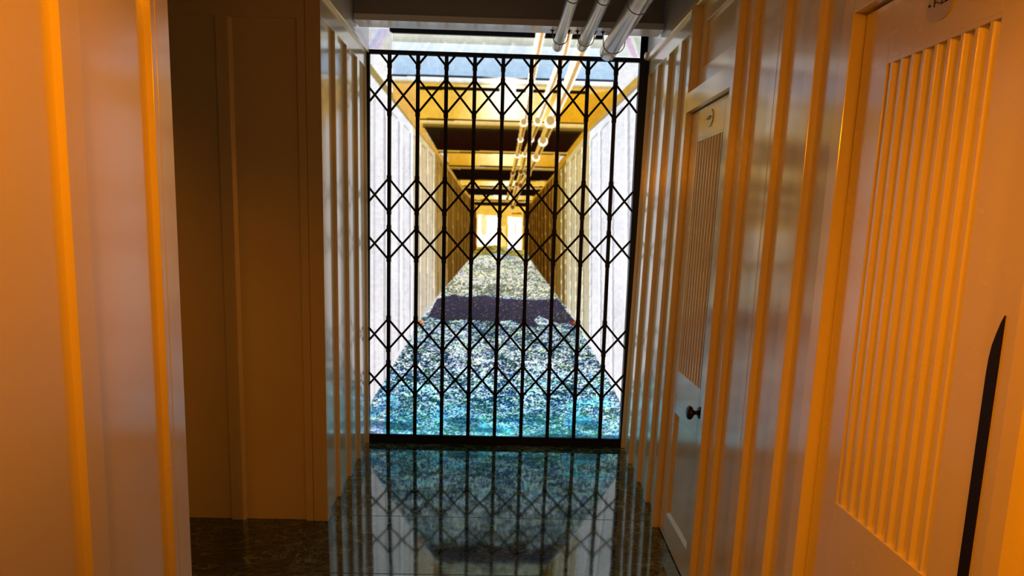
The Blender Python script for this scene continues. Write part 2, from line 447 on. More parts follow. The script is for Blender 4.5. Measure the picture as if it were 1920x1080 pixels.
b.box(XD + .045, XD + .06, 2.33, 2.93, None, 2.1); b.box(XD + .045, XD + .06, .93, 1.57, None, 2.1)  # black sheets added so the gaps around the leaves look dark
tag(b.build('trim_8', M_VOID), 'black backing sheets standing in for the shade in the door gaps', 'door gap backing', kind='structure')

# ------------------------------------------------------------ scissor gate
gate = thing('scissor_gate', (0, G, 0), 'black steel folding lattice gate closed across the corridor in front of the screen', 'gate')
PB, X1 = .1799, -.7367
GL, GRt = -.866, .846
b = MB(); b.box(-.880, GL + .006, G - .012, G + .012, 0.0, 2.545); b.build('end_post', M_BLACK, gate, bevel=.002)
b = MB(); b.add([(.838, G-.015, 0), (.845+.045, G-.015, 0), (.845+.045, G+.03, 0), (.838, G+.03, 0), (.850, G-.015, 2.556), (.912, G-.015, 2.556), (.912, G+.03, 2.556), (.850, G+.03, 2.556)],
                [(3, 2, 1, 0), (4, 5, 6, 7), (0, 1, 5, 4), (1, 2, 6, 5), (2, 3, 7, 6), (3, 0, 4, 7)]); b.build('latch_post', M_BLACK, gate, bevel=.002)
b = MB(); b.box(-.872, .872, G - .014, G + .016, 2.548, 2.562); b.box(-.872, .872, G - .010, G - .006, 2.538, 2.549); b.box(-.872, .872, G + .008, G + .012, 2.538, 2.549)
b.build('top_track', M_BLACK, gate, bevel=.001)
b = MB(); b.box(-.872, .842, G - .016, G + .016, 0.0, .034); b.box(-.872, .842, G - .008, G + .010, .034, .054); b.build('bottom_track', M_BLACK, gate, bevel=.001)
bars = [X1 + i*PB for i in range(9)]
for x in bars:
    b = MB()
    b.box(x - .0118, x + .0118, G - .008, G + .008, .05, 2.54)
    for zc in (2.472, 2.394, 2.176, 1.766, 1.551, 1.447, 1.242, .849, .640, .549, .340):
        b.box(x - .0145, x + .0145, G - .0105, G + .010, zc - .018, zc + .018)
    b.build('upright_bar', M_BLACK, gate, bevel=.001)
def strap(xa, za, xb, zb, yoff, name, rivet=True):
    # clip to the gate opening
    for lim, lo in ((GL, True), (GRt, False)):
        if lo and min(xa, xb) < lim:
            t = (lim - xa)/(xb - xa); zi = za + t*(zb - za)
            if xa < xb: xa, za = lim, zi
            else: xb, zb = lim, zi
        if not lo and max(xa, xb) > lim:
            t = (lim - xa)/(xb - xa); zi = za + t*(zb - za)
            if xa > xb: xa, za = lim, zi
            else: xb, zb = lim, zi
    d = Vector((xb - xa, 0, zb - za)).normalized(); n = Vector((-d.z, 0, d.x)) * .0070
    A, B = Vector((xa, 0, za)), Vector((xb, 0, zb))
    ya, yb_ = G + yoff - .0016, G + yoff + .0016
    prof = [A + n, B + n, B - n, A - n]
    b = MB(); b.prism([(q.x, q.z) for q in prof], 'y', ya, yb_)
    b.build(name, M_BLACK, gate)
rows = [(2.394, 2.176), (1.766, 1.551), (1.447, 1.242), (.849, .640), (.549, .340)]
xs = [X1 - PB] + bars + [X1 + 9*PB]
for (zu, zd) in rows:
    for i in range(len(xs) - 1):
        strap(xs[i], zd, xs[i+1], zu, -.0135, 'lattice_strap'); strap(xs[i], zu, xs[i+1], zd, -.0170, 'lattice_strap')
for x in xs[1:-1]:
    for s in (-1, 1):
        strap(x, 2.472, x + s*.062, 2.546, -.0135, 'short_strap')
strap(xs[0], 2.472, xs[0] + .062, 2.546, -.0135, 'short_strap') if False else None

# ------------------------------------------------------------ pipes
def pipe(x, zc, r, yend, label, clamps=(3.60, 2.94)):
    root = thing('ceiling_pipe', (x, yend, zc), label, 'pipe', group='pipes under the ceiling beam')
    b = MB(); b.tube([(x, YB + .02, zc), (x, 0, zc), (x, 2, zc), (x, yend - .006, zc), (x, yend, zc)], [r, r, r, r, r*.93], 40)
    t = b.build('pipe_tube', M_PIPE, root)
    b = MB(); b.tube([(x, yend - .16, zc), (x, yend - .158, zc), (x, yend - .006, zc), (x, yend + .001, zc)], [r, r*1.025, r*1.025, r*.95], 40)
    b.build('end_sleeve', M_PIPE, root)
    for yc in clamps:
        zt = 2.632 if yc > 3.3 else 2.636
        R = r + .012
        pts = [(x - R - .006, yc, zt)] + [(x - R*math.cos(a*math.pi/16)*1.0, yc + .012*math.sin(a*math.pi/16), zc - .006 - (R - .008)*math.sin(a*math.pi/16)) for a in range(17)] + [(x + R + .006, yc, zt)]
        b = MB(); b.tube(pts, .0026, 8); u = b.build('u_bolt', M_BOLT, root)
        for s in (-1, 1):
            b = MB(); b.tube([(x + s*(R + .006), yc, zt - .002), (x + s*(R + .006), yc, zt - .010)], .0075, 6)
            b.box(x + s*(R+.006) - .014, x + s*(R+.006) + .014, yc - .008, yc + .008, zt - .003, zt - .0005)
            b.tube([(x + s*(R + .006), yc, zt - .010), (x + s*(R + .006), yc, zt - .020)], .0035, 8)
            b.smooth = False
            b.build('nut', M_SCREW, u)
pipe(.316, 2.594, .031, 3.80, 'leftmost and thinnest of the three silver pipes under the beam')
pipe(.466, 2.592, .034, 3.765, 'middle of the three silver pipes under the beam')
pipe(.633, 2.572, .051, 3.81, 'thick rightmost of the three silver pipes under the beam')

# ------------------------------------------------------------ the screen and its moving picture
SX0, SX1, SZ0, SZ1 = -.901, .868, .0, 2.76
NX, NZ = 470, 735
OPS = [
([(-0.959,2.79),(0.945,2.802),(0.968,-0.079),(-0.964,-0.08)],(206,203,212),None,'z',1.0),
([(-0.959,2.79),(-0.653,2.8),(-0.649,2.19),(-0.561,2.101),(-0.496,0.976),(-0.727,0.493),(-0.964,0.073)],(214,214,217),(217,213,218),'z',1.0),
([(-0.596,2.141),(-0.409,1.927),(-0.396,1.022),(-0.584,0.773)],(214,190,140),(196,188,178),'z',1.0),
([(-0.452,1.984),(-0.175,1.656),(-0.168,1.309),(-0.439,0.978)],(176,132,48),(170,150,110),'z',1.0),
([(-0.373,1.893),(-0.175,1.656),(-0.168,1.309),(-0.361,1.07)],(140,96,20),(104,72,24),'z',1.0),
([(0.581,2.807),(0.945,2.802),(0.968,-0.079),(0.838,0.283),(0.482,0.891),(0.439,2.027)],(216,218,224),(218,215,220),'z',1.0),
([(0.557,2.151),(0.617,0.71),(0.386,1.035),(0.356,1.887)],(205,178,110),(190,185,170),'z',1.0),
([(0.413,1.958),(0.452,0.909),(0.18,1.282),(0.169,1.637)],(158,116,26),(120,92,40),'z',1.0),
([(0.322,1.844),(0.349,1.052),(0.161,1.318),(0.152,1.619)],(104,64,8),(70,42,10),'z',1.0),
([(-0.914,2.352),(-0.892,2.333),(-0.891,0.259),(-0.914,0.237)],(160,158,168),None,'z',0.55),
([(-0.892,2.352),(-0.876,2.334),(-0.874,0.259),(-0.891,0.237)],(250,249,252),None,'z',0.9),
([(-0.854,2.314),(-0.844,2.311),(-0.84,0.284),(-0.851,0.276)],(160,158,168),None,'z',0.35),
([(-0.854,2.318),(-0.793,2.257),(-0.793,2.244),(-0.854,2.304)],(160,158,168),None,'z',0.6),
([(-0.789,2.233),(-0.773,2.219),(-0.766,0.424),(-0.783,0.407)],(160,158,168),None,'z',0.55),
([(-0.773,2.233),(-0.761,2.219),(-0.754,0.424),(-0.766,0.408)],(250,249,252),None,'z',0.9),
([(-0.744,2.205),(-0.737,2.201),(-0.728,0.454),(-0.736,0.446)],(160,158,168),None,'z',0.35),
([(-0.744,2.208),(-0.698,2.162),(-0.698,2.148),(-0.744,2.194)],(160,158,168),None,'z',0.6),
([(-0.695,2.142),(-0.682,2.131),(-0.672,0.621),(-0.686,0.608)],(160,158,168),None,'z',0.55),
([(-0.682,2.142),(-0.673,2.131),(-0.663,0.621),(-0.672,0.608)],(250,249,252),None,'z',0.9),
([(-0.659,2.12),(-0.653,2.116),(-0.643,0.653),(-0.649,0.646)],(160,158,168),None,'z',0.35),
([(-0.659,2.123),(-0.623,2.086),(-0.623,2.073),(-0.659,2.109)],(160,158,168),None,'z',0.6),
([(-0.62,2.07),(-0.61,2.061),(-0.599,0.711),(-0.609,0.701)],(160,158,168),None,'z',0.55),
([(-0.61,2.07),(-0.602,2.061),(-0.591,0.711),(-0.599,0.701)],(250,249,252),None,'z',0.9),
([(-0.592,2.052),(-0.587,2.049),(-0.575,0.746),(-0.58,0.738)],(160,158,168),None,'z',0.35),
([(-0.592,2.055),(-0.562,2.026),(-0.562,2.012),(-0.592,2.042)],(160,158,168),None,'z',0.6),
([(-0.56,2.011),(-0.551,2.004),(-0.539,0.784),(-0.548,0.776)],(160,140,100),None,'z',0.55),
([(-0.551,2.012),(-0.545,2.004),(-0.533,0.784),(-0.539,0.776)],(240,225,190),None,'z',0.9),
([(-0.537,1.997),(-0.533,1.993),(-0.52,0.82),(-0.524,0.813)],(160,140,100),None,'z',0.35),
([(-0.537,2.0),(-0.512,1.975),(-0.512,1.962),(-0.536,1.986)],(160,140,100),None,'z',0.6),
([(-0.51,1.963),(-0.503,1.957),(-0.491,0.921),(-0.499,0.915)],(160,140,100),None,'z',0.55),
([(-0.503,1.963),(-0.498,1.957),(-0.486,0.922),(-0.491,0.915)],(240,225,190),None,'z',0.9),
([(-0.491,1.951),(-0.488,1.947),(-0.476,0.959),(-0.479,0.952)],(160,140,100),None,'z',0.35),
([(-0.491,1.954),(-0.47,1.933),(-0.47,1.92),(-0.491,1.94)],(160,140,100),None,'z',0.6),
([(-0.469,1.922),(-0.463,1.917),(-0.451,0.965),(-0.457,0.96)],(160,140,100),None,'z',0.55),
([(-0.463,1.923),(-0.458,1.917),(-0.446,0.966),(-0.451,0.96)],(240,225,190),None,'z',0.9),
([(-0.452,1.912),(-0.449,1.909),(-0.438,1.004),(-0.44,0.996)],(160,140,100),None,'z',0.35),
([(-0.452,1.915),(-0.434,1.898),(-0.434,1.884),(-0.452,1.902)],(160,140,100),None,'z',0.6),
([(-0.434,1.888),(-0.428,1.882),(-0.416,1.004),(-0.422,0.998)],(104,66,14),None,'z',0.55),
([(-0.428,1.888),(-0.423,1.883),(-0.412,1.004),(-0.416,0.998)],(206,160,80),None,'z',0.9),
([(-0.419,1.879),(-0.416,1.875),(-0.405,1.042),(-0.407,1.034)],(104,66,14),None,'z',0.35),
([(-0.419,1.882),(-0.404,1.867),(-0.403,1.853),(-0.419,1.869)],(104,66,14),None,'z',0.6),
([(-0.404,1.858),(-0.398,1.853),(-0.386,1.036),(-0.393,1.03)],(104,66,14),None,'z',0.55),
([(-0.398,1.858),(-0.394,1.853),(-0.382,1.036),(-0.386,1.03)],(206,160,80),None,'z',0.9),
([(-0.39,1.85),(-0.387,1.847),(-0.376,1.074),(-0.379,1.067)],(104,66,14),None,'z',0.35),
([(-0.39,1.854),(-0.377,1.84),(-0.377,1.826),(-0.39,1.84)],(104,66,14),None,'z',0.6),
([(-0.378,1.832),(-0.372,1.826),(-0.361,1.065),(-0.367,1.059)],(104,66,14),None,'z',0.55),
([(-0.372,1.832),(-0.368,1.827),(-0.356,1.065),(-0.361,1.059)],(206,160,80),None,'z',0.9),
([(-0.365,1.825),(-0.362,1.822),(-0.351,1.102),(-0.354,1.095)],(104,66,14),None,'z',0.35),
([(-0.365,1.829),(-0.354,1.817),(-0.353,1.803),(-0.365,1.815)],(104,66,14),None,'z',0.6),
([(-0.34,1.793),(-0.333,1.788),(-0.322,1.107),(-0.329,1.101)],(104,66,14),None,'z',0.55),
([(-0.333,1.793),(-0.329,1.788),(-0.318,1.107),(-0.322,1.101)],(206,160,80),None,'z',0.9),
([(-0.328,1.788),(-0.325,1.784),(-0.314,1.145),(-0.317,1.137)],(104,66,14),None,'z',0.35),
([(-0.328,1.791),(-0.318,1.782),(-0.318,1.768),(-0.328,1.777)],(104,66,14),None,'z',0.6),
([(-0.308,1.761),(-0.302,1.756),(-0.291,1.141),(-0.297,1.135)],(60,34,4),None,'z',0.55),
([(-0.302,1.762),(-0.297,1.756),(-0.287,1.141),(-0.291,1.135)],(170,120,40),None,'z',0.9),
([(-0.297,1.757),(-0.294,1.754),(-0.284,1.179),(-0.287,1.171)],(60,34,4),None,'z',0.35),
([(-0.297,1.76),(-0.289,1.753),(-0.289,1.739),(-0.297,1.747)],(60,34,4),None,'z',0.6),
([(-0.282,1.735),(-0.275,1.73),(-0.266,1.197),(-0.272,1.191)],(60,34,4),None,'z',0.55),
([(-0.276,1.735),(-0.271,1.73),(-0.261,1.197),(-0.266,1.192)],(170,120,40),None,'z',0.9),
([(-0.272,1.731),(-0.269,1.728),(-0.26,1.235),(-0.263,1.228)],(60,34,4),None,'z',0.35),
([(-0.272,1.735),(-0.265,1.728),(-0.265,1.714),(-0.271,1.721)],(60,34,4),None,'z',0.6),
([(-0.26,1.713),(-0.253,1.708),(-0.244,1.219),(-0.251,1.213)],(60,34,4),None,'z',0.55),
([(-0.253,1.713),(-0.249,1.708),(-0.24,1.219),(-0.244,1.213)],(170,120,40),None,'z',0.9),
([(-0.25,1.71),(-0.247,1.706),(-0.239,1.256),(-0.242,1.249)],(60,34,4),None,'z',0.35),
([(-0.25,1.713),(-0.245,1.708),(-0.244,1.694),(-0.25,1.699)],(60,34,4),None,'z',0.6),
([(-0.241,1.694),(-0.234,1.689),(-0.226,1.237),(-0.232,1.231)],(60,34,4),None,'z',0.55),
([(-0.235,1.694),(-0.23,1.689),(-0.221,1.237),(-0.226,1.232)],(170,120,40),None,'z',0.9),
([(-0.232,1.691),(-0.229,1.688),(-0.221,1.275),(-0.224,1.267)],(60,34,4),None,'z',0.35),
([(-0.232,1.695),(-0.227,1.69),(-0.227,1.676),(-0.231,1.681)],(60,34,4),None,'z',0.6),
([(-0.224,1.678),(-0.218,1.672),(-0.21,1.253),(-0.216,1.247)],(60,34,4),None,'z',0.55),
([(-0.218,1.678),(-0.214,1.672),(-0.205,1.253),(-0.21,1.247)],(170,120,40),None,'z',0.9),
([(-0.216,1.675),(-0.213,1.672),(-0.205,1.29),(-0.208,1.283)],(60,34,4),None,'z',0.35),
([(-0.216,1.679),(-0.212,1.675),(-0.211,1.661),(-0.216,1.665)],(60,34,4),None,'z',0.6),
([(-0.21,1.663),(-0.204,1.658),(-0.196,1.267),(-0.202,1.261)],(60,34,4),None,'z',0.55),
([(-0.204,1.664),(-0.199,1.658),(-0.192,1.267),(-0.196,1.261)],(170,120,40),None,'z',0.9),
([(-0.202,1.661),(-0.199,1.658),(-0.192,1.304),(-0.195,1.297)],(60,34,4),None,'z',0.35),
([(-0.202,1.665),(-0.198,1.661),(-0.198,1.647),(-0.202,1.651)],(60,34,4),None,'z',0.6),
([(-0.198,1.651),(-0.191,1.645),(-0.184,1.279),(-0.19,1.273)],(60,34,4),None,'z',0.55),
([(-0.191,1.651),(-0.187,1.646),(-0.179,1.279),(-0.184,1.273)],(170,120,40),None,'z',0.9),
([(-0.189,1.649),(-0.187,1.646),(-0.18,1.316),(-0.183,1.309)],(60,34,4),None,'z',0.35),
([(-0.19,1.653),(-0.186,1.649),(-0.186,1.635),(-0.189,1.639)],(60,34,4),None,'z',0.6),
([(0.816,2.31),(0.798,2.293),(0.896,0.291),(0.917,0.273)],(160,162,174),None,'z',0.55),
([(0.785,2.292),(0.798,2.309),(0.897,0.272),(0.881,0.29)],(250,250,253),None,'z',0.9),
([(0.773,2.28),(0.717,2.219),(0.717,2.205),(0.774,2.263)],(160,162,174),None,'z',0.5),
([(0.717,2.208),(0.703,2.194),(0.783,0.437),(0.799,0.423)],(160,162,174),None,'z',0.55),
([(0.692,2.194),(0.702,2.207),(0.784,0.423),(0.772,0.437)],(250,250,253),None,'z',0.9),
([(0.684,2.184),(0.639,2.136),(0.64,2.122),(0.684,2.167)],(160,162,174),None,'z',0.5),
([(0.639,2.128),(0.628,2.117),(0.693,0.632),(0.705,0.621)],(160,162,174),None,'z',0.55),
([(0.62,2.117),(0.628,2.127),(0.693,0.621),(0.684,0.632)],(250,250,253),None,'z',0.9),
([(0.613,2.108),(0.577,2.069),(0.577,2.056),(0.614,2.091)],(160,162,174),None,'z',0.5),
([(0.577,2.063),(0.568,2.055),(0.624,0.715),(0.634,0.706)],(160,162,174),None,'z',0.55),
([(0.561,2.054),(0.567,2.063),(0.624,0.706),(0.617,0.715)],(250,250,253),None,'z',0.9),
([(0.555,2.046),(0.526,2.015),(0.526,2.001),(0.556,2.029)],(160,162,174),None,'z',0.5),
([(0.526,2.01),(0.518,2.003),(0.567,0.783),(0.576,0.775)],(150,130,80),None,'z',0.55),
([(0.512,2.003),(0.518,2.01),(0.568,0.775),(0.561,0.782)],(245,238,215),None,'z',0.9),
([(0.508,1.996),(0.483,1.969),(0.483,1.955),(0.509,1.978)],(150,130,80),None,'z',0.5),
([(0.483,1.966),(0.477,1.96),(0.52,0.839),(0.527,0.833)],(150,130,80),None,'z',0.55),
([(0.472,1.959),(0.476,1.965),(0.521,0.833),(0.515,0.839)],(245,238,215),None,'z',0.9),
([(0.468,1.953),(0.447,1.93),(0.447,1.916),(0.469,1.936)],(150,130,80),None,'z',0.5),
([(0.447,1.928),(0.441,1.922),(0.481,0.887),(0.487,0.882)],(150,130,80),None,'z',0.55),
([(0.437,1.922),(0.441,1.928),(0.481,0.882),(0.476,0.887)],(245,238,215),None,'z',0.9),
([(0.433,1.916),(0.416,1.897),(0.416,1.883),(0.434,1.898)],(150,130,80),None,'z',0.5),
([(0.417,1.895),(0.411,1.89),(0.446,0.951),(0.452,0.945)],(150,130,80),None,'z',0.55),
([(0.406,1.89),(0.411,1.895),(0.446,0.945),(0.441,0.951)],(245,238,215),None,'z',0.9),
([(0.403,1.883),(0.389,1.868),(0.389,1.854),(0.403,1.866)],(150,130,80),None,'z',0.5),
([(0.391,1.867),(0.384,1.861),(0.416,0.985),(0.423,0.98)],(150,130,80),None,'z',0.55),
([(0.38,1.861),(0.384,1.867),(0.417,0.98),(0.412,0.985)],(245,238,215),None,'z',0.9),
([(0.376,1.855),(0.365,1.843),(0.365,1.829),(0.377,1.837)],(150,130,80),None,'z',0.5),
([(0.35,1.824),(0.344,1.818),(0.372,1.038),(0.378,1.033)],(80,48,6),None,'z',0.55),
([(0.34,1.818),(0.344,1.824),(0.372,1.032),(0.367,1.038)],(190,140,50),None,'z',0.9),
([(0.336,1.812),(0.328,1.804),(0.329,1.79),(0.336,1.794)],(80,48,6),None,'z',0.5),
([(0.318,1.789),(0.312,1.783),(0.336,1.081),(0.342,1.075)],(80,48,6),None,'z',0.55),
([(0.307,1.783),(0.311,1.789),(0.336,1.075),(0.331,1.081)],(190,140,50),None,'z',0.9),
([(0.303,1.777),(0.299,1.772),(0.299,1.758),(0.304,1.759)],(80,48,6),None,'z',0.5),
([(0.291,1.76),(0.285,1.755),(0.306,1.115),(0.313,1.11)],(80,48,6),None,'z',0.55),
([(0.28,1.755),(0.284,1.76),(0.306,1.11),(0.301,1.115)],(190,140,50),None,'z',0.9),
([(0.276,1.748),(0.274,1.745),(0.274,1.731),(0.277,1.731)],(80,48,6),None,'z',0.5),
([(0.268,1.736),(0.262,1.731),(0.281,1.145),(0.288,1.139)],(44,20,0),None,'z',0.55),
([(0.258,1.731),(0.262,1.736),(0.282,1.139),(0.277,1.144)],(150,100,20),None,'z',0.9),
([(0.254,1.724),(0.253,1.723),(0.253,1.709),(0.254,1.706)],(44,20,0),None,'z',0.5),
([(0.249,1.716),(0.243,1.71),(0.26,1.169),(0.267,1.164)],(44,20,0),None,'z',0.55),
([(0.238,1.71),(0.243,1.716),(0.261,1.163),(0.256,1.169)],(150,100,20),None,'z',0.9),
([(0.235,1.703),(0.235,1.704),(0.236,1.69),(0.235,1.686)],(44,20,0),None,'z',0.5),
([(0.233,1.698),(0.227,1.693),(0.242,1.19),(0.249,1.185)],(44,20,0),None,'z',0.55),
([(0.222,1.692),(0.226,1.698),(0.243,1.185),(0.238,1.19)],(150,100,20),None,'z',0.9),
([(0.218,1.686),(0.22,1.687),(0.22,1.673),(0.219,1.668)],(44,20,0),None,'z',0.5),
([(0.218,1.683),(0.212,1.677),(0.227,1.209),(0.233,1.203)],(44,20,0),None,'z',0.55),
([(0.208,1.677),(0.212,1.683),(0.227,1.203),(0.222,1.209)],(150,100,20),None,'z',0.9),
([(0.204,1.671),(0.206,1.673),(0.207,1.659),(0.204,1.653)],(44,20,0),None,'z',0.5),
([(0.206,1.67),(0.2,1.664),(0.213,1.225),(0.22,1.219)],(44,20,0),None,'z',0.55),
([(0.195,1.664),(0.2,1.669),(0.213,1.219),(0.209,1.225)],(150,100,20),None,'z',0.9),
([(0.191,1.657),(0.194,1.66),(0.195,1.646),(0.192,1.64)],(44,20,0),None,'z',0.5),
([(-0.905,2.534),(-0.857,2.473),(-0.593,2.148),(-0.543,2.081),(-0.186,1.655),(-0.185,1.627),(-0.568,2.077),(-0.613,2.126),(-0.884,2.442)],(150,128,60),(190,150,70),'z',0.8),
([(-0.857,2.473),(-0.593,2.148),(-0.593,2.168),(-0.843,2.49)],(236,226,214),None,'z',0.7),
([(0.868,2.483),(0.87,2.429),(0.562,2.124),(0.34,1.824),(0.17,1.609),(0.169,1.637),(0.332,1.858),(0.553,2.168)],(206,158,60),(200,140,20),'z',0.9),
([(0.87,2.429),(0.562,2.124),(0.555,2.106),(0.871,2.405)],(120,92,30),None,'z',0.5),
([(-0.905,2.719),(-0.755,2.718),(-0.738,2.679),(-0.737,2.579),(-0.905,2.581)],(186,190,196),(190,186,190),'z',0.8),
([(-0.857,2.576),(-0.782,2.717),(-0.755,2.718),(-0.83,2.57)],(190,150,205),None,'z',0.35),
([(-0.891,2.594),(-0.816,2.716),(-0.782,2.717),(-0.864,2.575)],(140,150,215),None,'z',0.35),
([(-0.809,2.571),(-0.755,2.665),(-0.737,2.632),(-0.782,2.565)],(205,215,150),None,'z',0.3),
([(0.741,2.713),(0.863,2.717),(0.868,2.6),(0.695,2.595)],(200,205,190),(205,215,205),'z',0.6),
([(0.752,2.713),(0.793,2.715),(0.855,2.59),(0.82,2.589)],(205,130,200),None,'z',0.4),
([(0.821,2.715),(0.863,2.717),(0.879,2.591),(0.862,2.59)],(150,165,140),None,'z',0.4),
([(-0.736,2.4),(-0.546,2.372),(-0.508,2.068),(-0.348,1.839),(-0.258,1.73),(-0.186,1.641),(-0.174,1.613),(-0.257,1.695),(-0.408,1.899),(-0.593,2.12),(-0.725,2.282)],(232,180,92),(206,150,50),'z',1.0),
([(0.713,2.428),(0.53,2.388),(0.539,2.151),(0.356,1.887),(0.254,1.745),(0.151,1.637),(0.169,1.623),(0.339,1.845),(0.558,2.134),(0.708,2.309)],(226,164,40),(190,128,12),'z',1.0),
([(-0.752,2.731),(0.62,2.722),(0.623,2.656),(-0.731,2.685),(-0.751,2.704)],(8,8,10),None,'z',1.0),
([(-0.734,2.689),(0.725,2.693),(0.727,2.64),(-0.734,2.636)],(214,214,198),(180,184,172),'z',1.0),
([(-0.731,2.636),(0.727,2.64),(0.73,2.584),(-0.73,2.58)],(212,222,228),(200,216,230),'z',1.0),
([(-0.73,2.58),(0.713,2.586),(0.719,2.439),(-0.73,2.433)],(184,206,228),(164,194,222),'z',1.0),
([(-0.703,2.633),(-0.679,2.634),(-0.723,2.54),(-0.744,2.546)],(240,244,250),None,'z',0.3),
([(-0.6,2.637),(-0.576,2.638),(-0.62,2.543),(-0.641,2.549)],(240,244,250),None,'z',0.3),
([(-0.515,2.64),(-0.491,2.64),(-0.534,2.546),(-0.555,2.552)],(240,244,250),None,'z',0.3),
([(-0.405,2.643),(-0.381,2.644),(-0.424,2.55),(-0.445,2.556)],(240,244,250),None,'z',0.3),
([(-0.282,2.647),(-0.257,2.648),(-0.301,2.553),(-0.321,2.559)],(240,244,250),None,'z',0.3),
([(-0.154,2.651),(-0.13,2.652),(-0.173,2.557),(-0.194,2.563)],(240,244,250),None,'z',0.3),
([(0.035,2.657),(0.059,2.658),(0.017,2.563),(-0.004,2.569)],(240,244,250),None,'z',0.3),
([(0.449,2.67),(0.473,2.671),(0.432,2.577),(0.411,2.583)],(240,244,250),None,'z',0.3),
([(-0.736,2.436),(0.712,2.442),(0.713,2.43),(-0.736,2.425)],(40,44,56),None,'z',1.0),
([(-0.736,2.425),(0.713,2.43),(0.714,2.402),(-0.736,2.396)],(232,236,236),(206,206,196),'z',1.0),
([(-0.736,2.396),(0.714,2.402),(0.715,2.381),(-0.736,2.376)],(200,180,130),(206,160,70),'z',1.0),
([(-0.736,2.379),(0.715,2.384),(0.531,2.344),(-0.553,2.331)],(232,184,96),(232,180,80),'z',1.0),
([(-0.557,2.378),(0.541,2.378),(0.551,2.134),(-0.554,2.128)],(232,180,60),(238,186,70),'z',1.0),
([(-0.556,2.335),(-0.304,2.332),(-0.3,2.136),(-0.554,2.135)],(235,190,90),(226,168,40),'z',0.3),
([(0.357,2.346),(0.542,2.345),(0.55,2.141),(0.364,2.149)],(236,164,12),(224,146,0),'z',0.6),
([(-0.339,2.382),(0.355,2.39),(0.381,2.166),(-0.353,2.158)],(255,240,200),(255,236,170),'f',0.95),
([(-0.15,2.438),(0.162,2.441),(0.188,2.178),(-0.179,2.173)],(255,252,244),(255,248,225),'f',0.95),
([(-0.557,2.365),(-0.041,2.367),(-0.04,2.35),(-0.556,2.345)],(20,12,0),None,'z',1.0),
([(0.071,2.367),(0.541,2.368),(0.542,2.348),(0.071,2.347)],(20,12,0),None,'z',1.0),
([(-0.555,2.162),(0.539,2.165),(0.539,2.156),(-0.555,2.154)],(90,50,0),None,'z',1.0),
([(-0.548,2.154),(0.539,2.157),(0.54,2.131),(-0.547,2.128)],(240,214,140),(214,176,90),'z',1.0),
([(-0.533,2.129),(0.526,2.131),(0.527,2.107),(-0.533,2.105)],(170,130,50),(96,70,16),'z',1.0),
([(-0.526,2.109),(0.513,2.109),(0.413,1.971),(-0.43,1.954)],(44,30,8),(20,6,0),'z',1.0),
([(-0.425,2.091),(0.471,2.094),(0.405,1.982),(-0.416,1.968)],(36,14,2),(34,6,0),'z',0.8),
([(-0.437,1.964),(0.42,1.972),(0.42,1.962),(-0.437,1.954)],(220,176,70),None,'z',1.0),
([(-0.43,1.954),(0.413,1.962),(0.413,1.951),(-0.43,1.944)],(110,70,10),None,'z',1.0),
([(-0.374,1.945),(0.371,1.956),(0.353,1.876),(-0.359,1.863)],(226,170,52),(220,156,30),'z',1.0),
([(-0.262,1.945),(0.265,1.953),(0.268,1.877),(-0.26,1.866)],(255,240,180),(255,230,150),'f',1.0),
([(-0.355,1.866),(0.353,1.876),(0.353,1.869),(-0.355,1.859)],(60,30,0),None,'z',1.0),
([(-0.355,1.859),(0.353,1.866),(0.354,1.848),(-0.355,1.842)],(226,184,90),(140,96,20),'z',1.0),
([(-0.344,1.842),(0.346,1.848),(0.292,1.781),(-0.301,1.774)],(22,8,0),(14,4,0),'z',1.0),
([(-0.308,1.776),(0.292,1.787),(0.292,1.78),(-0.308,1.769)],(150,100,20),None,'z',1.0),
([(-0.287,1.771),(0.285,1.777),(0.272,1.745),(-0.272,1.737)],(232,184,60),(236,190,80),'z',1.0),
([(-0.188,1.77),(0.2,1.778),(0.201,1.747),(-0.188,1.736)],(255,244,200),None,'f',1.0),
([(-0.272,1.735),(0.258,1.745),(0.258,1.739),(-0.272,1.73)],(70,34,0),None,'z',1.0),
([(-0.272,1.73),(0.258,1.739),(0.258,1.729),(-0.272,1.719)],(206,160,60),None,'z',1.0),
([(-0.258,1.72),(0.251,1.723),(0.21,1.684),(-0.222,1.679)],(18,6,0),None,'z',1.0),
([(-0.215,1.675),(0.203,1.68),(0.197,1.652),(-0.2,1.648)],(236,190,70),None,'z',1.0),
([(-0.133,1.678),(0.15,1.682),(0.151,1.654),(-0.133,1.65)],(255,244,210),None,'f',1.0),
([(-0.2,1.646),(0.19,1.653),(0.19,1.648),(-0.2,1.641)],(80,40,0),None,'z',1.0),
([(-0.2,1.641),(0.19,1.648),(0.19,1.637),(-0.2,1.63)],(210,160,60),None,'z',1.0),
([(-0.193,1.631),(0.183,1.634),(0.17,1.612),(-0.178,1.61)],(18,6,0),None,'z',1.0),
([(-0.185,1.61),(0.177,1.613),(0.179,1.304),(-0.179,1.294)],(236,186,70),(226,180,60),'z',1.0),
([(-0.163,1.55),(-0.028,1.547),(-0.022,1.341),(-0.165,1.338)],(255,246,214),(255,250,236),'z',1.0),
([(-0.138,1.548),(-0.106,1.548),(-0.103,1.418),(-0.135,1.417)],(236,200,120),None,'z',0.7),
([(0.037,1.542),(0.133,1.541),(0.136,1.317),(0.042,1.322)],(252,246,236),(255,252,248),'z',1.0),
([(0.08,1.522),(0.094,1.522),(0.097,1.423),(0.083,1.423)],(206,176,130),None,'z',0.5),
([(-0.012,1.477),(0.024,1.478),(0.028,1.343),(-0.008,1.342)],(248,220,130),None,'z',0.8),
([(0.064,1.567),(0.128,1.569),(0.129,1.558),(0.065,1.557)],(170,100,10),None,'z',1.0),
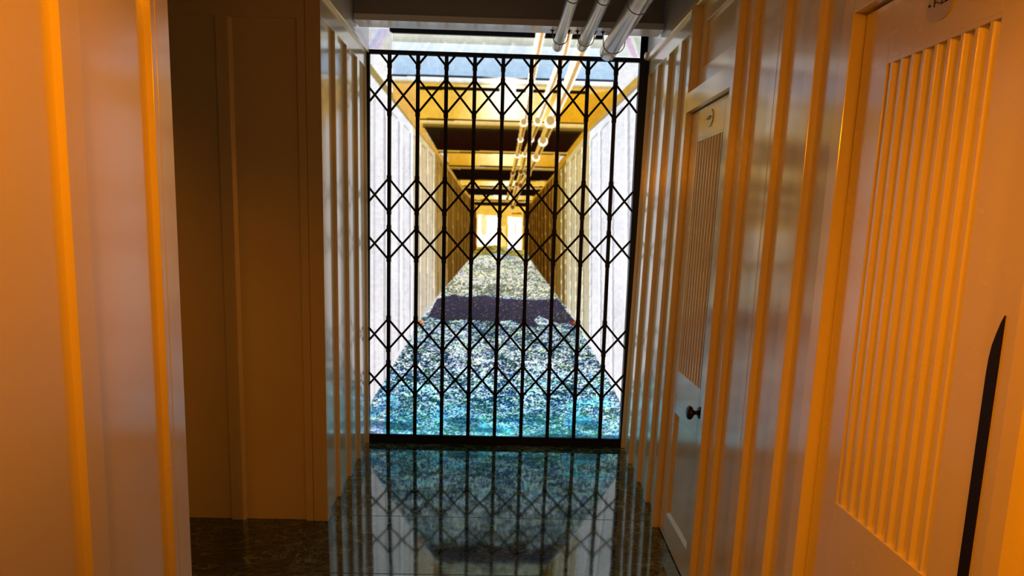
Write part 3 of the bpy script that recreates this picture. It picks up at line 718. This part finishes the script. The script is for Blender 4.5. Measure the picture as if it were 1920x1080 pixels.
([(-0.198,1.574),(-0.174,1.575),(-0.168,1.288),(-0.2,1.272)],(70,26,4),None,'z',0.9),
([(0.142,1.583),(0.163,1.584),(0.172,1.289),(0.147,1.303)],(96,50,8),None,'z',0.9),
([(0.186,2.725),(0.252,2.727),(0.217,2.563),(0.162,2.561)],(248,236,214),None,'z',1.0),
([(0.219,2.726),(0.239,2.727),(0.207,2.563),(0.19,2.562)],(214,150,84),None,'z',0.8),
([(0.162,2.561),(0.217,2.563),(0.176,2.327),(0.127,2.325)],(248,236,214),None,'z',1.0),
([(0.19,2.562),(0.207,2.563),(0.167,2.326),(0.152,2.326)],(196,148,80),None,'z',0.8),
([(0.127,2.325),(0.176,2.327),(0.148,2.153),(0.103,2.151)],(248,236,214),None,'z',1.0),
([(0.152,2.326),(0.167,2.326),(0.14,2.152),(0.126,2.152)],(196,148,80),None,'z',0.8),
([(0.103,2.151),(0.148,2.153),(0.125,2.046),(0.09,2.045)],(222,178,84),None,'z',1.0),
([(0.126,2.152),(0.14,2.152),(0.118,2.046),(0.108,2.045)],(126,80,16),None,'z',0.8),
([(0.09,2.045),(0.125,2.046),(0.105,1.942),(0.074,1.941)],(222,178,84),None,'z',1.0),
([(0.108,2.045),(0.118,2.046),(0.099,1.942),(0.089,1.941)],(126,80,16),None,'z',0.8),
([(0.074,1.941),(0.105,1.942),(0.079,1.823),(0.05,1.822)],(222,178,84),None,'z',1.0),
([(0.089,1.941),(0.099,1.942),(0.073,1.823),(0.065,1.823)],(126,80,16),None,'z',0.8),
([(0.05,1.822),(0.079,1.823),(0.06,1.743),(0.038,1.742)],(222,178,84),None,'z',1.0),
([(0.065,1.823),(0.073,1.823),(0.056,1.742),(0.049,1.742)],(126,80,16),None,'z',0.8),
([(0.038,1.742),(0.06,1.743),(0.039,1.654),(0.021,1.654)],(222,178,84),None,'z',1.0),
([(0.049,1.742),(0.056,1.742),(0.036,1.654),(0.03,1.654)],(126,80,16),None,'z',0.8),
([(0.154,2.153),(0.151,2.139),(0.14,2.13),(0.126,2.126),(0.112,2.129),(0.101,2.138),(0.097,2.151),(0.101,2.164),(0.111,2.174),(0.125,2.178),(0.139,2.175),(0.15,2.166)],(250,238,214),None,'z',1.0),
([(0.143,2.161),(0.141,2.151),(0.135,2.144),(0.126,2.141),(0.117,2.143),(0.11,2.15),(0.108,2.16),(0.11,2.169),(0.116,2.177),(0.125,2.18),(0.134,2.177),(0.14,2.17)],(200,160,90),None,'z',1.0),
([(0.13,2.046),(0.127,2.036),(0.119,2.028),(0.108,2.025),(0.097,2.027),(0.089,2.034),(0.086,2.045),(0.088,2.055),(0.096,2.063),(0.107,2.066),(0.118,2.063),(0.126,2.056)],(250,238,214),None,'z',1.0),
([(0.121,2.052),(0.119,2.045),(0.115,2.039),(0.108,2.037),(0.101,2.038),(0.096,2.044),(0.094,2.051),(0.095,2.059),(0.1,2.064),(0.107,2.067),(0.114,2.065),(0.119,2.06)],(200,160,90),None,'z',1.0),
([(0.109,1.942),(0.107,1.933),(0.1,1.926),(0.09,1.923),(0.08,1.925),(0.073,1.932),(0.07,1.941),(0.072,1.95),(0.079,1.957),(0.089,1.96),(0.099,1.958),(0.106,1.951)],(250,238,214),None,'z',1.0),
([(0.102,1.948),(0.1,1.941),(0.096,1.936),(0.09,1.934),(0.083,1.935),(0.079,1.94),(0.077,1.947),(0.078,1.954),(0.083,1.959),(0.089,1.961),(0.095,1.959),(0.1,1.954)],(200,160,90),None,'z',1.0),
([(0.082,1.823),(0.08,1.815),(0.074,1.809),(0.065,1.806),(0.056,1.808),(0.049,1.814),(0.047,1.822),(0.049,1.831),(0.055,1.837),(0.064,1.839),(0.073,1.837),(0.08,1.832)],(214,176,110),None,'z',1.0),
([(0.075,1.828),(0.074,1.822),(0.07,1.818),(0.065,1.816),(0.059,1.817),(0.055,1.822),(0.053,1.828),(0.055,1.834),(0.059,1.838),(0.064,1.84),(0.07,1.839),(0.074,1.834)],(110,66,14),None,'z',1.0),
([(0.062,1.743),(0.061,1.736),(0.056,1.732),(0.049,1.73),(0.043,1.731),(0.038,1.736),(0.036,1.742),(0.037,1.748),(0.042,1.753),(0.049,1.755),(0.055,1.753),(0.06,1.749)],(214,176,110),None,'z',1.0),
([(0.057,1.746),(0.056,1.742),(0.053,1.738),(0.049,1.737),(0.045,1.738),(0.042,1.741),(0.041,1.746),(0.042,1.751),(0.045,1.754),(0.049,1.755),(0.053,1.754),(0.056,1.751)],(110,66,14),None,'z',1.0),
([(0.041,1.655),(0.04,1.649),(0.036,1.645),(0.03,1.644),(0.025,1.645),(0.021,1.649),(0.019,1.654),(0.02,1.659),(0.024,1.663),(0.03,1.665),(0.035,1.663),(0.04,1.66)],(214,176,110),None,'z',1.0),
([(0.037,1.658),(0.036,1.654),(0.034,1.651),(0.03,1.65),(0.027,1.651),(0.024,1.654),(0.023,1.657),(0.024,1.661),(0.026,1.664),(0.03,1.665),(0.033,1.664),(0.036,1.662)],(110,66,14),None,'z',1.0),
([(0.378,2.8),(0.44,2.802),(0.403,2.609),(0.347,2.607)],(248,236,214),None,'z',1.0),
([(0.409,2.801),(0.428,2.802),(0.392,2.609),(0.375,2.608)],(214,150,84),None,'z',0.8),
([(0.347,2.607),(0.403,2.609),(0.327,2.399),(0.271,2.397)],(248,236,214),None,'z',1.0),
([(0.375,2.608),(0.392,2.609),(0.316,2.399),(0.299,2.398)],(214,150,84),None,'z',0.8),
([(0.271,2.397),(0.327,2.399),(0.241,2.162),(0.192,2.161)],(248,236,214),None,'z',1.0),
([(0.299,2.398),(0.316,2.399),(0.231,2.162),(0.216,2.161)],(196,148,80),None,'z',0.8),
([(0.192,2.161),(0.241,2.162),(0.195,2.048),(0.16,2.047)],(222,178,84),None,'z',1.0),
([(0.216,2.161),(0.231,2.162),(0.189,2.048),(0.178,2.047)],(126,80,16),None,'z',0.8),
([(0.16,2.047),(0.195,2.048),(0.156,1.95),(0.121,1.949)],(222,178,84),None,'z',1.0),
([(0.178,2.047),(0.189,2.048),(0.149,1.95),(0.138,1.95)],(126,80,16),None,'z',0.8),
([(0.121,1.949),(0.156,1.95),(0.133,1.832),(0.101,1.831)],(222,178,84),None,'z',1.0),
([(0.138,1.95),(0.149,1.95),(0.127,1.832),(0.117,1.831)],(126,80,16),None,'z',0.8),
([(0.101,1.831),(0.133,1.832),(0.105,1.751),(0.077,1.75)],(222,178,84),None,'z',1.0),
([(0.117,1.831),(0.127,1.832),(0.1,1.751),(0.091,1.75)],(126,80,16),None,'z',0.8),
([(0.077,1.75),(0.105,1.751),(0.067,1.62),(0.045,1.62)],(222,178,84),None,'z',1.0),
([(0.091,1.75),(0.1,1.751),(0.062,1.62),(0.056,1.62)],(126,80,16),None,'z',0.8),
([(0.247,2.162),(0.243,2.148),(0.232,2.137),(0.217,2.133),(0.202,2.136),(0.19,2.146),(0.186,2.161),(0.189,2.175),(0.2,2.186),(0.215,2.19),(0.231,2.186),(0.242,2.176)],(250,238,214),None,'z',1.0),
([(0.235,2.171),(0.233,2.16),(0.226,2.153),(0.217,2.15),(0.207,2.152),(0.2,2.159),(0.197,2.17),(0.199,2.18),(0.206,2.188),(0.215,2.191),(0.225,2.189),(0.232,2.181)],(200,160,90),None,'z',1.0),
([(0.2,2.048),(0.197,2.038),(0.189,2.03),(0.178,2.027),(0.167,2.029),(0.159,2.037),(0.156,2.047),(0.158,2.057),(0.166,2.065),(0.177,2.068),(0.188,2.065),(0.196,2.058)],(250,238,214),None,'z',1.0),
([(0.191,2.054),(0.19,2.047),(0.185,2.041),(0.178,2.039),(0.171,2.041),(0.166,2.046),(0.164,2.053),(0.166,2.061),(0.17,2.067),(0.177,2.069),(0.184,2.067),(0.189,2.062)],(200,160,90),None,'z',1.0),
([(0.16,1.95),(0.158,1.94),(0.15,1.932),(0.139,1.929),(0.128,1.932),(0.12,1.939),(0.117,1.949),(0.119,1.959),(0.127,1.967),(0.138,1.97),(0.149,1.968),(0.157,1.961)],(250,238,214),None,'z',1.0),
([(0.152,1.957),(0.15,1.949),(0.145,1.943),(0.139,1.941),(0.132,1.943),(0.127,1.948),(0.125,1.956),(0.126,1.963),(0.131,1.969),(0.138,1.971),(0.145,1.969),(0.15,1.964)],(200,160,90),None,'z',1.0),
([(0.137,1.832),(0.135,1.823),(0.128,1.816),(0.118,1.813),(0.108,1.815),(0.1,1.822),(0.097,1.831),(0.1,1.84),(0.107,1.847),(0.117,1.85),(0.127,1.848),(0.134,1.841)],(214,176,110),None,'z',1.0),
([(0.129,1.838),(0.128,1.831),(0.124,1.825),(0.117,1.823),(0.111,1.825),(0.107,1.83),(0.105,1.837),(0.106,1.844),(0.111,1.849),(0.117,1.851),(0.123,1.849),(0.128,1.844)],(110,66,14),None,'z',1.0),
([(0.109,1.751),(0.107,1.743),(0.101,1.736),(0.092,1.734),(0.083,1.736),(0.076,1.742),(0.074,1.75),(0.076,1.758),(0.082,1.765),(0.091,1.767),(0.1,1.765),(0.106,1.759)],(214,176,110),None,'z',1.0),
([(0.102,1.756),(0.101,1.75),(0.097,1.745),(0.091,1.743),(0.086,1.745),(0.082,1.749),(0.08,1.755),(0.081,1.762),(0.085,1.766),(0.091,1.768),(0.096,1.766),(0.1,1.762)],(110,66,14),None,'z',1.0),
([(0.069,1.62),(0.068,1.614),(0.063,1.609),(0.056,1.607),(0.05,1.609),(0.045,1.613),(0.043,1.619),(0.044,1.626),(0.049,1.63),(0.056,1.632),(0.062,1.631),(0.067,1.626)],(214,176,110),None,'z',1.0),
([(0.064,1.624),(0.063,1.619),(0.06,1.616),(0.056,1.615),(0.052,1.616),(0.049,1.619),(0.048,1.624),(0.049,1.628),(0.051,1.632),(0.056,1.633),(0.06,1.632),(0.063,1.629)],(110,66,14),None,'z',1.0),
([(0.507,2.772),(0.604,2.775),(0.522,2.606),(0.436,2.603)],(248,236,214),None,'z',1.0),
([(0.555,2.773),(0.585,2.774),(0.506,2.606),(0.479,2.605)],(214,150,84),None,'z',0.8),
([(0.436,2.603),(0.522,2.606),(0.434,2.385),(0.361,2.383)],(248,236,214),None,'z',1.0),
([(0.479,2.605),(0.506,2.606),(0.42,2.385),(0.397,2.384)],(196,148,80),None,'z',0.8),
([(0.361,2.383),(0.434,2.385),(0.335,2.162),(0.265,2.159)],(248,236,214),None,'z',1.0),
([(0.397,2.384),(0.42,2.385),(0.322,2.161),(0.3,2.161)],(196,148,80),None,'z',0.8),
([(0.265,2.159),(0.335,2.162),(0.284,2.037),(0.227,2.035)],(222,178,84),None,'z',1.0),
([(0.3,2.161),(0.322,2.161),(0.273,2.036),(0.255,2.036)],(126,80,16),None,'z',0.8),
([(0.227,2.035),(0.284,2.037),(0.236,1.932),(0.19,1.93)],(222,178,84),None,'z',1.0),
([(0.255,2.036),(0.273,2.036),(0.227,1.932),(0.213,1.931)],(126,80,16),None,'z',0.8),
([(0.19,1.93),(0.236,1.932),(0.181,1.826),(0.139,1.825)],(222,178,84),None,'z',1.0),
([(0.213,1.931),(0.227,1.932),(0.173,1.826),(0.16,1.826)],(126,80,16),None,'z',0.8),
([(0.139,1.825),(0.181,1.826),(0.134,1.741),(0.099,1.74)],(222,178,84),None,'z',1.0),
([(0.16,1.826),(0.173,1.826),(0.127,1.741),(0.116,1.741)],(126,80,16),None,'z',0.8),
([(0.099,1.74),(0.134,1.741),(0.081,1.599),(0.053,1.599)],(222,178,84),None,'z',1.0),
([(0.116,1.741),(0.127,1.741),(0.076,1.599),(0.067,1.599)],(126,80,16),None,'z',0.8),
([(0.344,2.162),(0.339,2.141),(0.323,2.126),(0.302,2.12),(0.28,2.125),(0.263,2.139),(0.257,2.159),(0.262,2.18),(0.277,2.195),(0.299,2.201),(0.321,2.196),(0.338,2.182)],(250,238,214),None,'z',1.0),
([(0.327,2.174),(0.324,2.159),(0.314,2.148),(0.301,2.143),(0.287,2.147),(0.277,2.158),(0.273,2.173),(0.276,2.188),(0.285,2.199),(0.299,2.203),(0.313,2.2),(0.323,2.189)],(200,160,90),None,'z',1.0),
([(0.291,2.037),(0.286,2.02),(0.274,2.008),(0.256,2.003),(0.239,2.007),(0.226,2.019),(0.22,2.035),(0.224,2.051),(0.237,2.064),(0.254,2.068),(0.272,2.065),(0.285,2.053)],(250,238,214),None,'z',1.0),
([(0.277,2.047),(0.274,2.035),(0.267,2.026),(0.256,2.022),(0.245,2.025),(0.237,2.034),(0.233,2.045),(0.236,2.058),(0.244,2.067),(0.254,2.07),(0.265,2.067),(0.274,2.059)],(200,160,90),None,'z',1.0),
([(0.242,1.932),(0.238,1.919),(0.228,1.908),(0.214,1.904),(0.199,1.908),(0.189,1.917),(0.184,1.93),(0.188,1.944),(0.198,1.954),(0.212,1.958),(0.227,1.955),(0.237,1.945)],(250,238,214),None,'z',1.0),
([(0.23,1.94),(0.228,1.93),(0.222,1.923),(0.213,1.92),(0.204,1.922),(0.198,1.929),(0.195,1.939),(0.197,1.949),(0.203,1.956),(0.212,1.959),(0.221,1.957),(0.228,1.95)],(200,160,90),None,'z',1.0),
([(0.186,1.826),(0.183,1.814),(0.174,1.804),(0.161,1.801),(0.147,1.804),(0.137,1.813),(0.133,1.825),(0.137,1.837),(0.146,1.847),(0.159,1.85),(0.172,1.847),(0.182,1.839)],(214,176,110),None,'z',1.0),
([(0.176,1.834),(0.174,1.825),(0.168,1.818),(0.16,1.815),(0.152,1.817),(0.146,1.824),(0.143,1.833),(0.145,1.842),(0.151,1.849),(0.159,1.852),(0.167,1.849),(0.174,1.843)],(110,66,14),None,'z',1.0),
([(0.138,1.741),(0.136,1.731),(0.128,1.723),(0.117,1.72),(0.106,1.722),(0.097,1.73),(0.094,1.74),(0.097,1.75),(0.105,1.758),(0.116,1.761),(0.127,1.759),(0.135,1.752)],(214,176,110),None,'z',1.0),
([(0.13,1.748),(0.128,1.74),(0.123,1.734),(0.117,1.732),(0.11,1.734),(0.104,1.739),(0.102,1.747),(0.104,1.755),(0.109,1.76),(0.116,1.762),(0.123,1.761),(0.128,1.755)],(110,66,14),None,'z',1.0),
([(0.085,1.6),(0.083,1.591),(0.076,1.585),(0.068,1.582),(0.059,1.584),(0.052,1.59),(0.049,1.599),(0.051,1.607),(0.058,1.613),(0.067,1.616),(0.076,1.614),(0.082,1.608)],(214,176,110),None,'z',1.0),
([(0.078,1.605),(0.077,1.598),(0.073,1.594),(0.067,1.592),(0.062,1.593),(0.058,1.598),(0.056,1.604),(0.057,1.61),(0.061,1.615),(0.067,1.617),(0.072,1.615),(0.076,1.611)],(110,66,14),None,'z',1.0),
([(-0.891,0.181),(-0.854,0.273),(-0.727,0.493),(-0.62,0.68),(-0.531,0.83),(-0.382,1.034),(-0.276,1.163),(-0.199,1.258),(-0.168,1.316),(-0.126,1.339),(0.035,1.329),(0.161,1.318),(0.195,1.261),(0.247,1.191),(0.368,1.042),(0.482,0.891),(0.551,0.797),(0.637,0.655),(0.737,0.481),(0.838,0.295),(0.899,0.189),(0.932,-0.118),(-0.89,-0.155)],(150,172,178),None,'z',1.0),
([(-0.183,1.309),(-0.126,1.339),(-0.037,1.348),(0.035,1.314),(0.16,1.325),(0.187,1.268),(0.072,1.279),(-0.036,1.298),(-0.125,1.274),(-0.199,1.251)],(168,150,60),(150,140,80),'z',1.0),
([(-0.199,1.258),(-0.125,1.282),(0.18,1.268),(0.247,1.191),(0.368,1.042),(0.406,0.992),(0.08,1.005),(-0.137,1.014),(-0.353,1.009),(-0.382,1.034),(-0.276,1.163)],(186,188,170),(168,172,150),'z',1.0),
([(-0.424,0.978),(-0.317,1.01),(-0.209,0.991),(-0.119,1.011),(0.044,0.99),(0.225,0.987),(0.391,0.998),(0.452,0.912),(0.513,0.848),(0.449,0.809),(0.338,0.851),(0.264,0.878),(0.229,0.848),(0.274,0.805),(0.176,0.803),(0.084,0.845),(-0.061,0.826),(-0.206,0.845),(-0.386,0.826),(-0.488,0.853)],(66,60,80),(52,50,64),'z',1.0),
([(-0.524,0.852),(-0.477,0.853),(-0.314,0.82),(-0.061,0.834),(0.23,0.804),(0.502,0.84),(0.637,0.655),(0.737,0.481),(-0.727,0.455),(-0.727,0.493),(-0.62,0.68)],(122,146,154),(132,156,168),'z',1.0),
([(-0.727,0.493),(0.737,0.489),(0.858,0.265),(0.889,0.151),(-0.854,0.129),(-0.883,0.208),(-0.854,0.273)],(124,156,172),(108,170,188),'z',1.0),
([(-0.854,0.129),(-0.89,0.17),(0.888,0.181),(0.909,-0.022),(-0.883,-0.032)],(92,160,178),(132,212,222),'z',1.0),
([(-0.891,0.208),(-0.81,0.304),(-0.773,0.191),(-0.795,-0.038),(-0.89,-0.04)],(160,170,196),(170,190,214),'z',0.7),
([(0.726,0.47),(0.799,0.339),(0.869,0.265),(0.898,-0.022),(0.733,-0.025),(0.706,0.261)],(168,180,198),(160,200,214),'z',0.6),
([(-0.545,0.822),(-0.52,0.83),(-0.523,0.793),(-0.541,0.789)],(226,110,30),None,'z',1.0),
([(0.484,0.847),(0.509,0.855),(0.51,0.818),(0.488,0.821)],(226,130,50),None,'z',1.0),
([(-0.188,1.606),(-0.178,1.606),(-0.177,1.585),(-0.188,1.585)],(120,60,0),None,'z',1.0)]
NPRE = 284

def paint_picture():
    xs_ = np.linspace(SX0, SX1, NX); zs_ = np.linspace(SZ0, SZ1, NZ)
    XX, ZZ = np.meshgrid(xs_, zs_)
    img = np.zeros((NZ, NX, 3))
    wat = np.zeros((NZ, NX))
    for k, (pts, c, c2, ax, a) in enumerate(OPS):
        px = np.array([p[0] for p in pts]); pz = np.array([p[1] for p in pts])
        i0 = max(0, np.searchsorted(xs_, px.min()) - 1); i1 = min(NX, np.searchsorted(xs_, px.max()) + 1)
        j0 = max(0, np.searchsorted(zs_, pz.min()) - 1); j1 = min(NZ, np.searchsorted(zs_, pz.max()) + 1)
        if i1 <= i0 or j1 <= j0: continue
        X = XX[j0:j1, i0:i1]; Z = ZZ[j0:j1, i0:i1]
        ins = np.zeros(X.shape, bool); n = len(pts)
        for i in range(n):
            xa, za, xb, zb = px[i], pz[i], px[(i+1) % n], pz[(i+1) % n]
            if za == zb: continue
            cond = ((za > Z) != (zb > Z)) & (X < (xb - xa)*(Z - za)/(zb - za) + xa)
            ins ^= cond
        col = np.array(c, float)
        if c2 is not None:
            t = np.clip((pz.max() - Z)/(pz.max() - pz.min() + 1e-9), 0, 1)[..., None]
            colr = col*(1-t) + np.array(c2, float)*t
        else: colr = np.broadcast_to(col, X.shape + (3,))
        sub = img[j0:j1, i0:i1]
        if ax == 'f':       # fades out to both sides
            t = np.clip((X - px.min())/(px.max() - px.min() + 1e-9), 0, 1)
            aa = (a*np.sin(math.pi*t)**1.3)[..., None]
            sub[ins] = (sub*(1-aa) + colr*aa)[ins]
        else: sub[ins] = sub[ins]*(1-a) + colr[ins]*a
        if k >= NPRE: wat[j0:j1, i0:i1][ins] = 1
    # slight softness
    def blur(A, n):
        for _ in range(n):
            P = np.pad(A, ((1, 1), (1, 1)) + ((0, 0),)*(A.ndim-2), 'edge')
            A = (P[:-2, 1:-1] + P[2:, 1:-1] + P[1:-1, :-2] + P[1:-1, 2:] + 4*A)/8
        return A
    img = blur(img, 2); wat = blur(wat, 1)
    rng = np.random.RandomState(7)
    def vnoise(fx, fz_, ex=0):
        """value noise with cells fx, fz_ metres"""
        gx = int((SX1-SX0)/fx) + 3; gz = int((SZ1-SZ0)/fz_) + 3
        g = rng.rand(gz, gx)
        u = (XX - SX0)/fx; v = (ZZ - SZ0)/fz_
        iu = u.astype(int); iv = v.astype(int); fu = u - iu; fv = v - iv
        fu = fu*fu*(3-2*fu); fv = fv*fv*(3-2*fv)
        return (g[iv, iu]*(1-fu)*(1-fv) + g[iv, iu+1]*fu*(1-fv) + g[iv+1, iu]*(1-fu)*fv + g[iv+1, iu+1]*fu*fv)
    near = np.clip((1.30 - ZZ)/1.30, 0, 1)               # 0 at the far end of the flooded floor
    fine = vnoise(.009, .0055); fin2 = vnoise(.014, .008); mid = vnoise(.05, .018); big = vnoise(.16, .07); rr = rng.rand(NZ, NX)
    rip = fine*.74 + fin2*.56 + mid*.36 + big*.36 + rr*.40 - 1.235
    rip = np.clip(rip*3.4, -1, 1)
    amp = (34 + 66*np.clip(near*1.6, 0, 1))
    foam = np.where(rip > 0, rip*amp*.80, rip*amp*1.05)
    dark_band = (np.sum(img, axis=2) < 230)
    foam = np.where(dark_band, np.maximum(foam*.25, 0), foam)
    deep = np.clip((.33 - ZZ)/.33, 0, 1)
    foam = foam*(1 - .55*deep)
    tint = np.ones((NZ, NX, 3)); tint[..., 0] = 1 + .25*near - .3*deep; tint[..., 1] = 1.0; tint[..., 2] = .9 + .05*near
    img = img + (wat*foam)[..., None]*tint
    ch = vnoise(.028, .014) - .5; ch2 = vnoise(.045, .02) - .5
    img = img + (wat*(1 - .7*dark_band))[..., None]*(ch[..., None]*np.array([26, -6, 34]) + ch2[..., None]*np.array([30, 26, -34]))*(.4 + .6*near)[..., None]
    spark = (rng.rand(NZ, NX) > .985) & (wat > .5) & dark_band
    img[spark] += np.array([110, 100, 60])
    m_ = np.clip((big*.7 + mid*.3 - .56)*6, 0, 1)*np.clip((.55 - ZZ)/.3, 0, 1)*wat
    img = img*(1 - m_[..., None]*np.array([.34, .03, -.04]))
    patch = vnoise(.22, .035); m_ = np.clip((patch - .58)*5, 0, 1)*deep*wat
    img = img*(1 - m_[..., None]*np.array([.62, .46, .40]))
    # diode grid, a fine vertical and horizontal weave
    weave = 1 + .035*np.sin(XX*2*math.pi/.0115) + .03*np.sin(ZZ*2*math.pi/.0115)
    blotch = 1 + .05*(vnoise(.09, .3) - .5) + .05*(vnoise(.02, .02) - .5)
    img = img*(weave*blotch)[..., None] + (rng.rand(NZ, NX, 3)-.5)*14
    img = np.clip(img, 2, 255)/255.0
    lin = np.where(img <= .04045, img/12.92, ((img + .055)/1.055)**2.4)
    lum = lin.mean(axis=2, keepdims=True)
    lin = lin*(.60 + .33*np.clip((lum - .25)/.5, 0, 1))
    return xs_, zs_, lin
xs_, zs_, lin = paint_picture()
YS = 3.955
me = bpy.data.meshes.new('picture')
V = np.zeros((NZ, NX, 3)); V[..., 0] = xs_[None, :]; V[..., 1] = YS; V[..., 2] = zs_[:, None]
idx = np.arange(NZ*NX).reshape(NZ, NX)
F_ = np.stack([idx[:-1, :-1], idx[:-1, 1:], idx[1:, 1:], idx[1:, :-1]], -1).reshape(-1, 4)
org = np.array([0, 4.0, 0])
me.vertices.add(NZ*NX); me.vertices.foreach_set('co', (V.reshape(-1, 3) - org).ravel())
me.loops.add(F_.size); me.loops.foreach_set('vertex_index', F_.ravel().astype(np.int32))
me.polygons.add(len(F_)); me.polygons.foreach_set('loop_start', np.arange(0, F_.size, 4, dtype=np.int32))
try: me.polygons.foreach_set('loop_total', np.full(len(F_), 4, dtype=np.int32))
except Exception: pass
me.update(calc_edges=True)
ca = me.color_attributes.new('picture', 'FLOAT_COLOR', 'POINT')
ca.data.foreach_set('color', np.concatenate([lin.reshape(-1, 3), np.ones((NZ*NX, 1))], 1).ravel())
m, nt, bs = newmat('lit_screen_picture')
at = N(nt, 'ShaderNodeAttribute', attribute_name='picture')
nt.links.new(at.outputs['Color'], bs.inputs['Emission Color']); bs.inputs['Emission Strength'].default_value = SCREEN_GAIN
bs.inputs['Base Color'].default_value = (.01, .01, .01, 1); bs.inputs['Roughness'].default_value = .5
bs.inputs['Specular IOR Level'].default_value = .1
me.materials.append(m)
scr = thing('video_screen', (0, 4.0, 0), 'tall lit video screen behind the gate showing a flooding ship corridor with pipes', 'screen')
o = bpy.data.objects.new('lit_picture', me); COL.objects.link(o); o.parent = scr
b = MB(); b.box(SX0 + .001, SX1 - .001, 3.957, 4.025, (.005, 0), SZ1); b.build('screen_case', M_VOID, scr)

for o in bpy.data.objects:
    if '_org' in o: del o['_org']
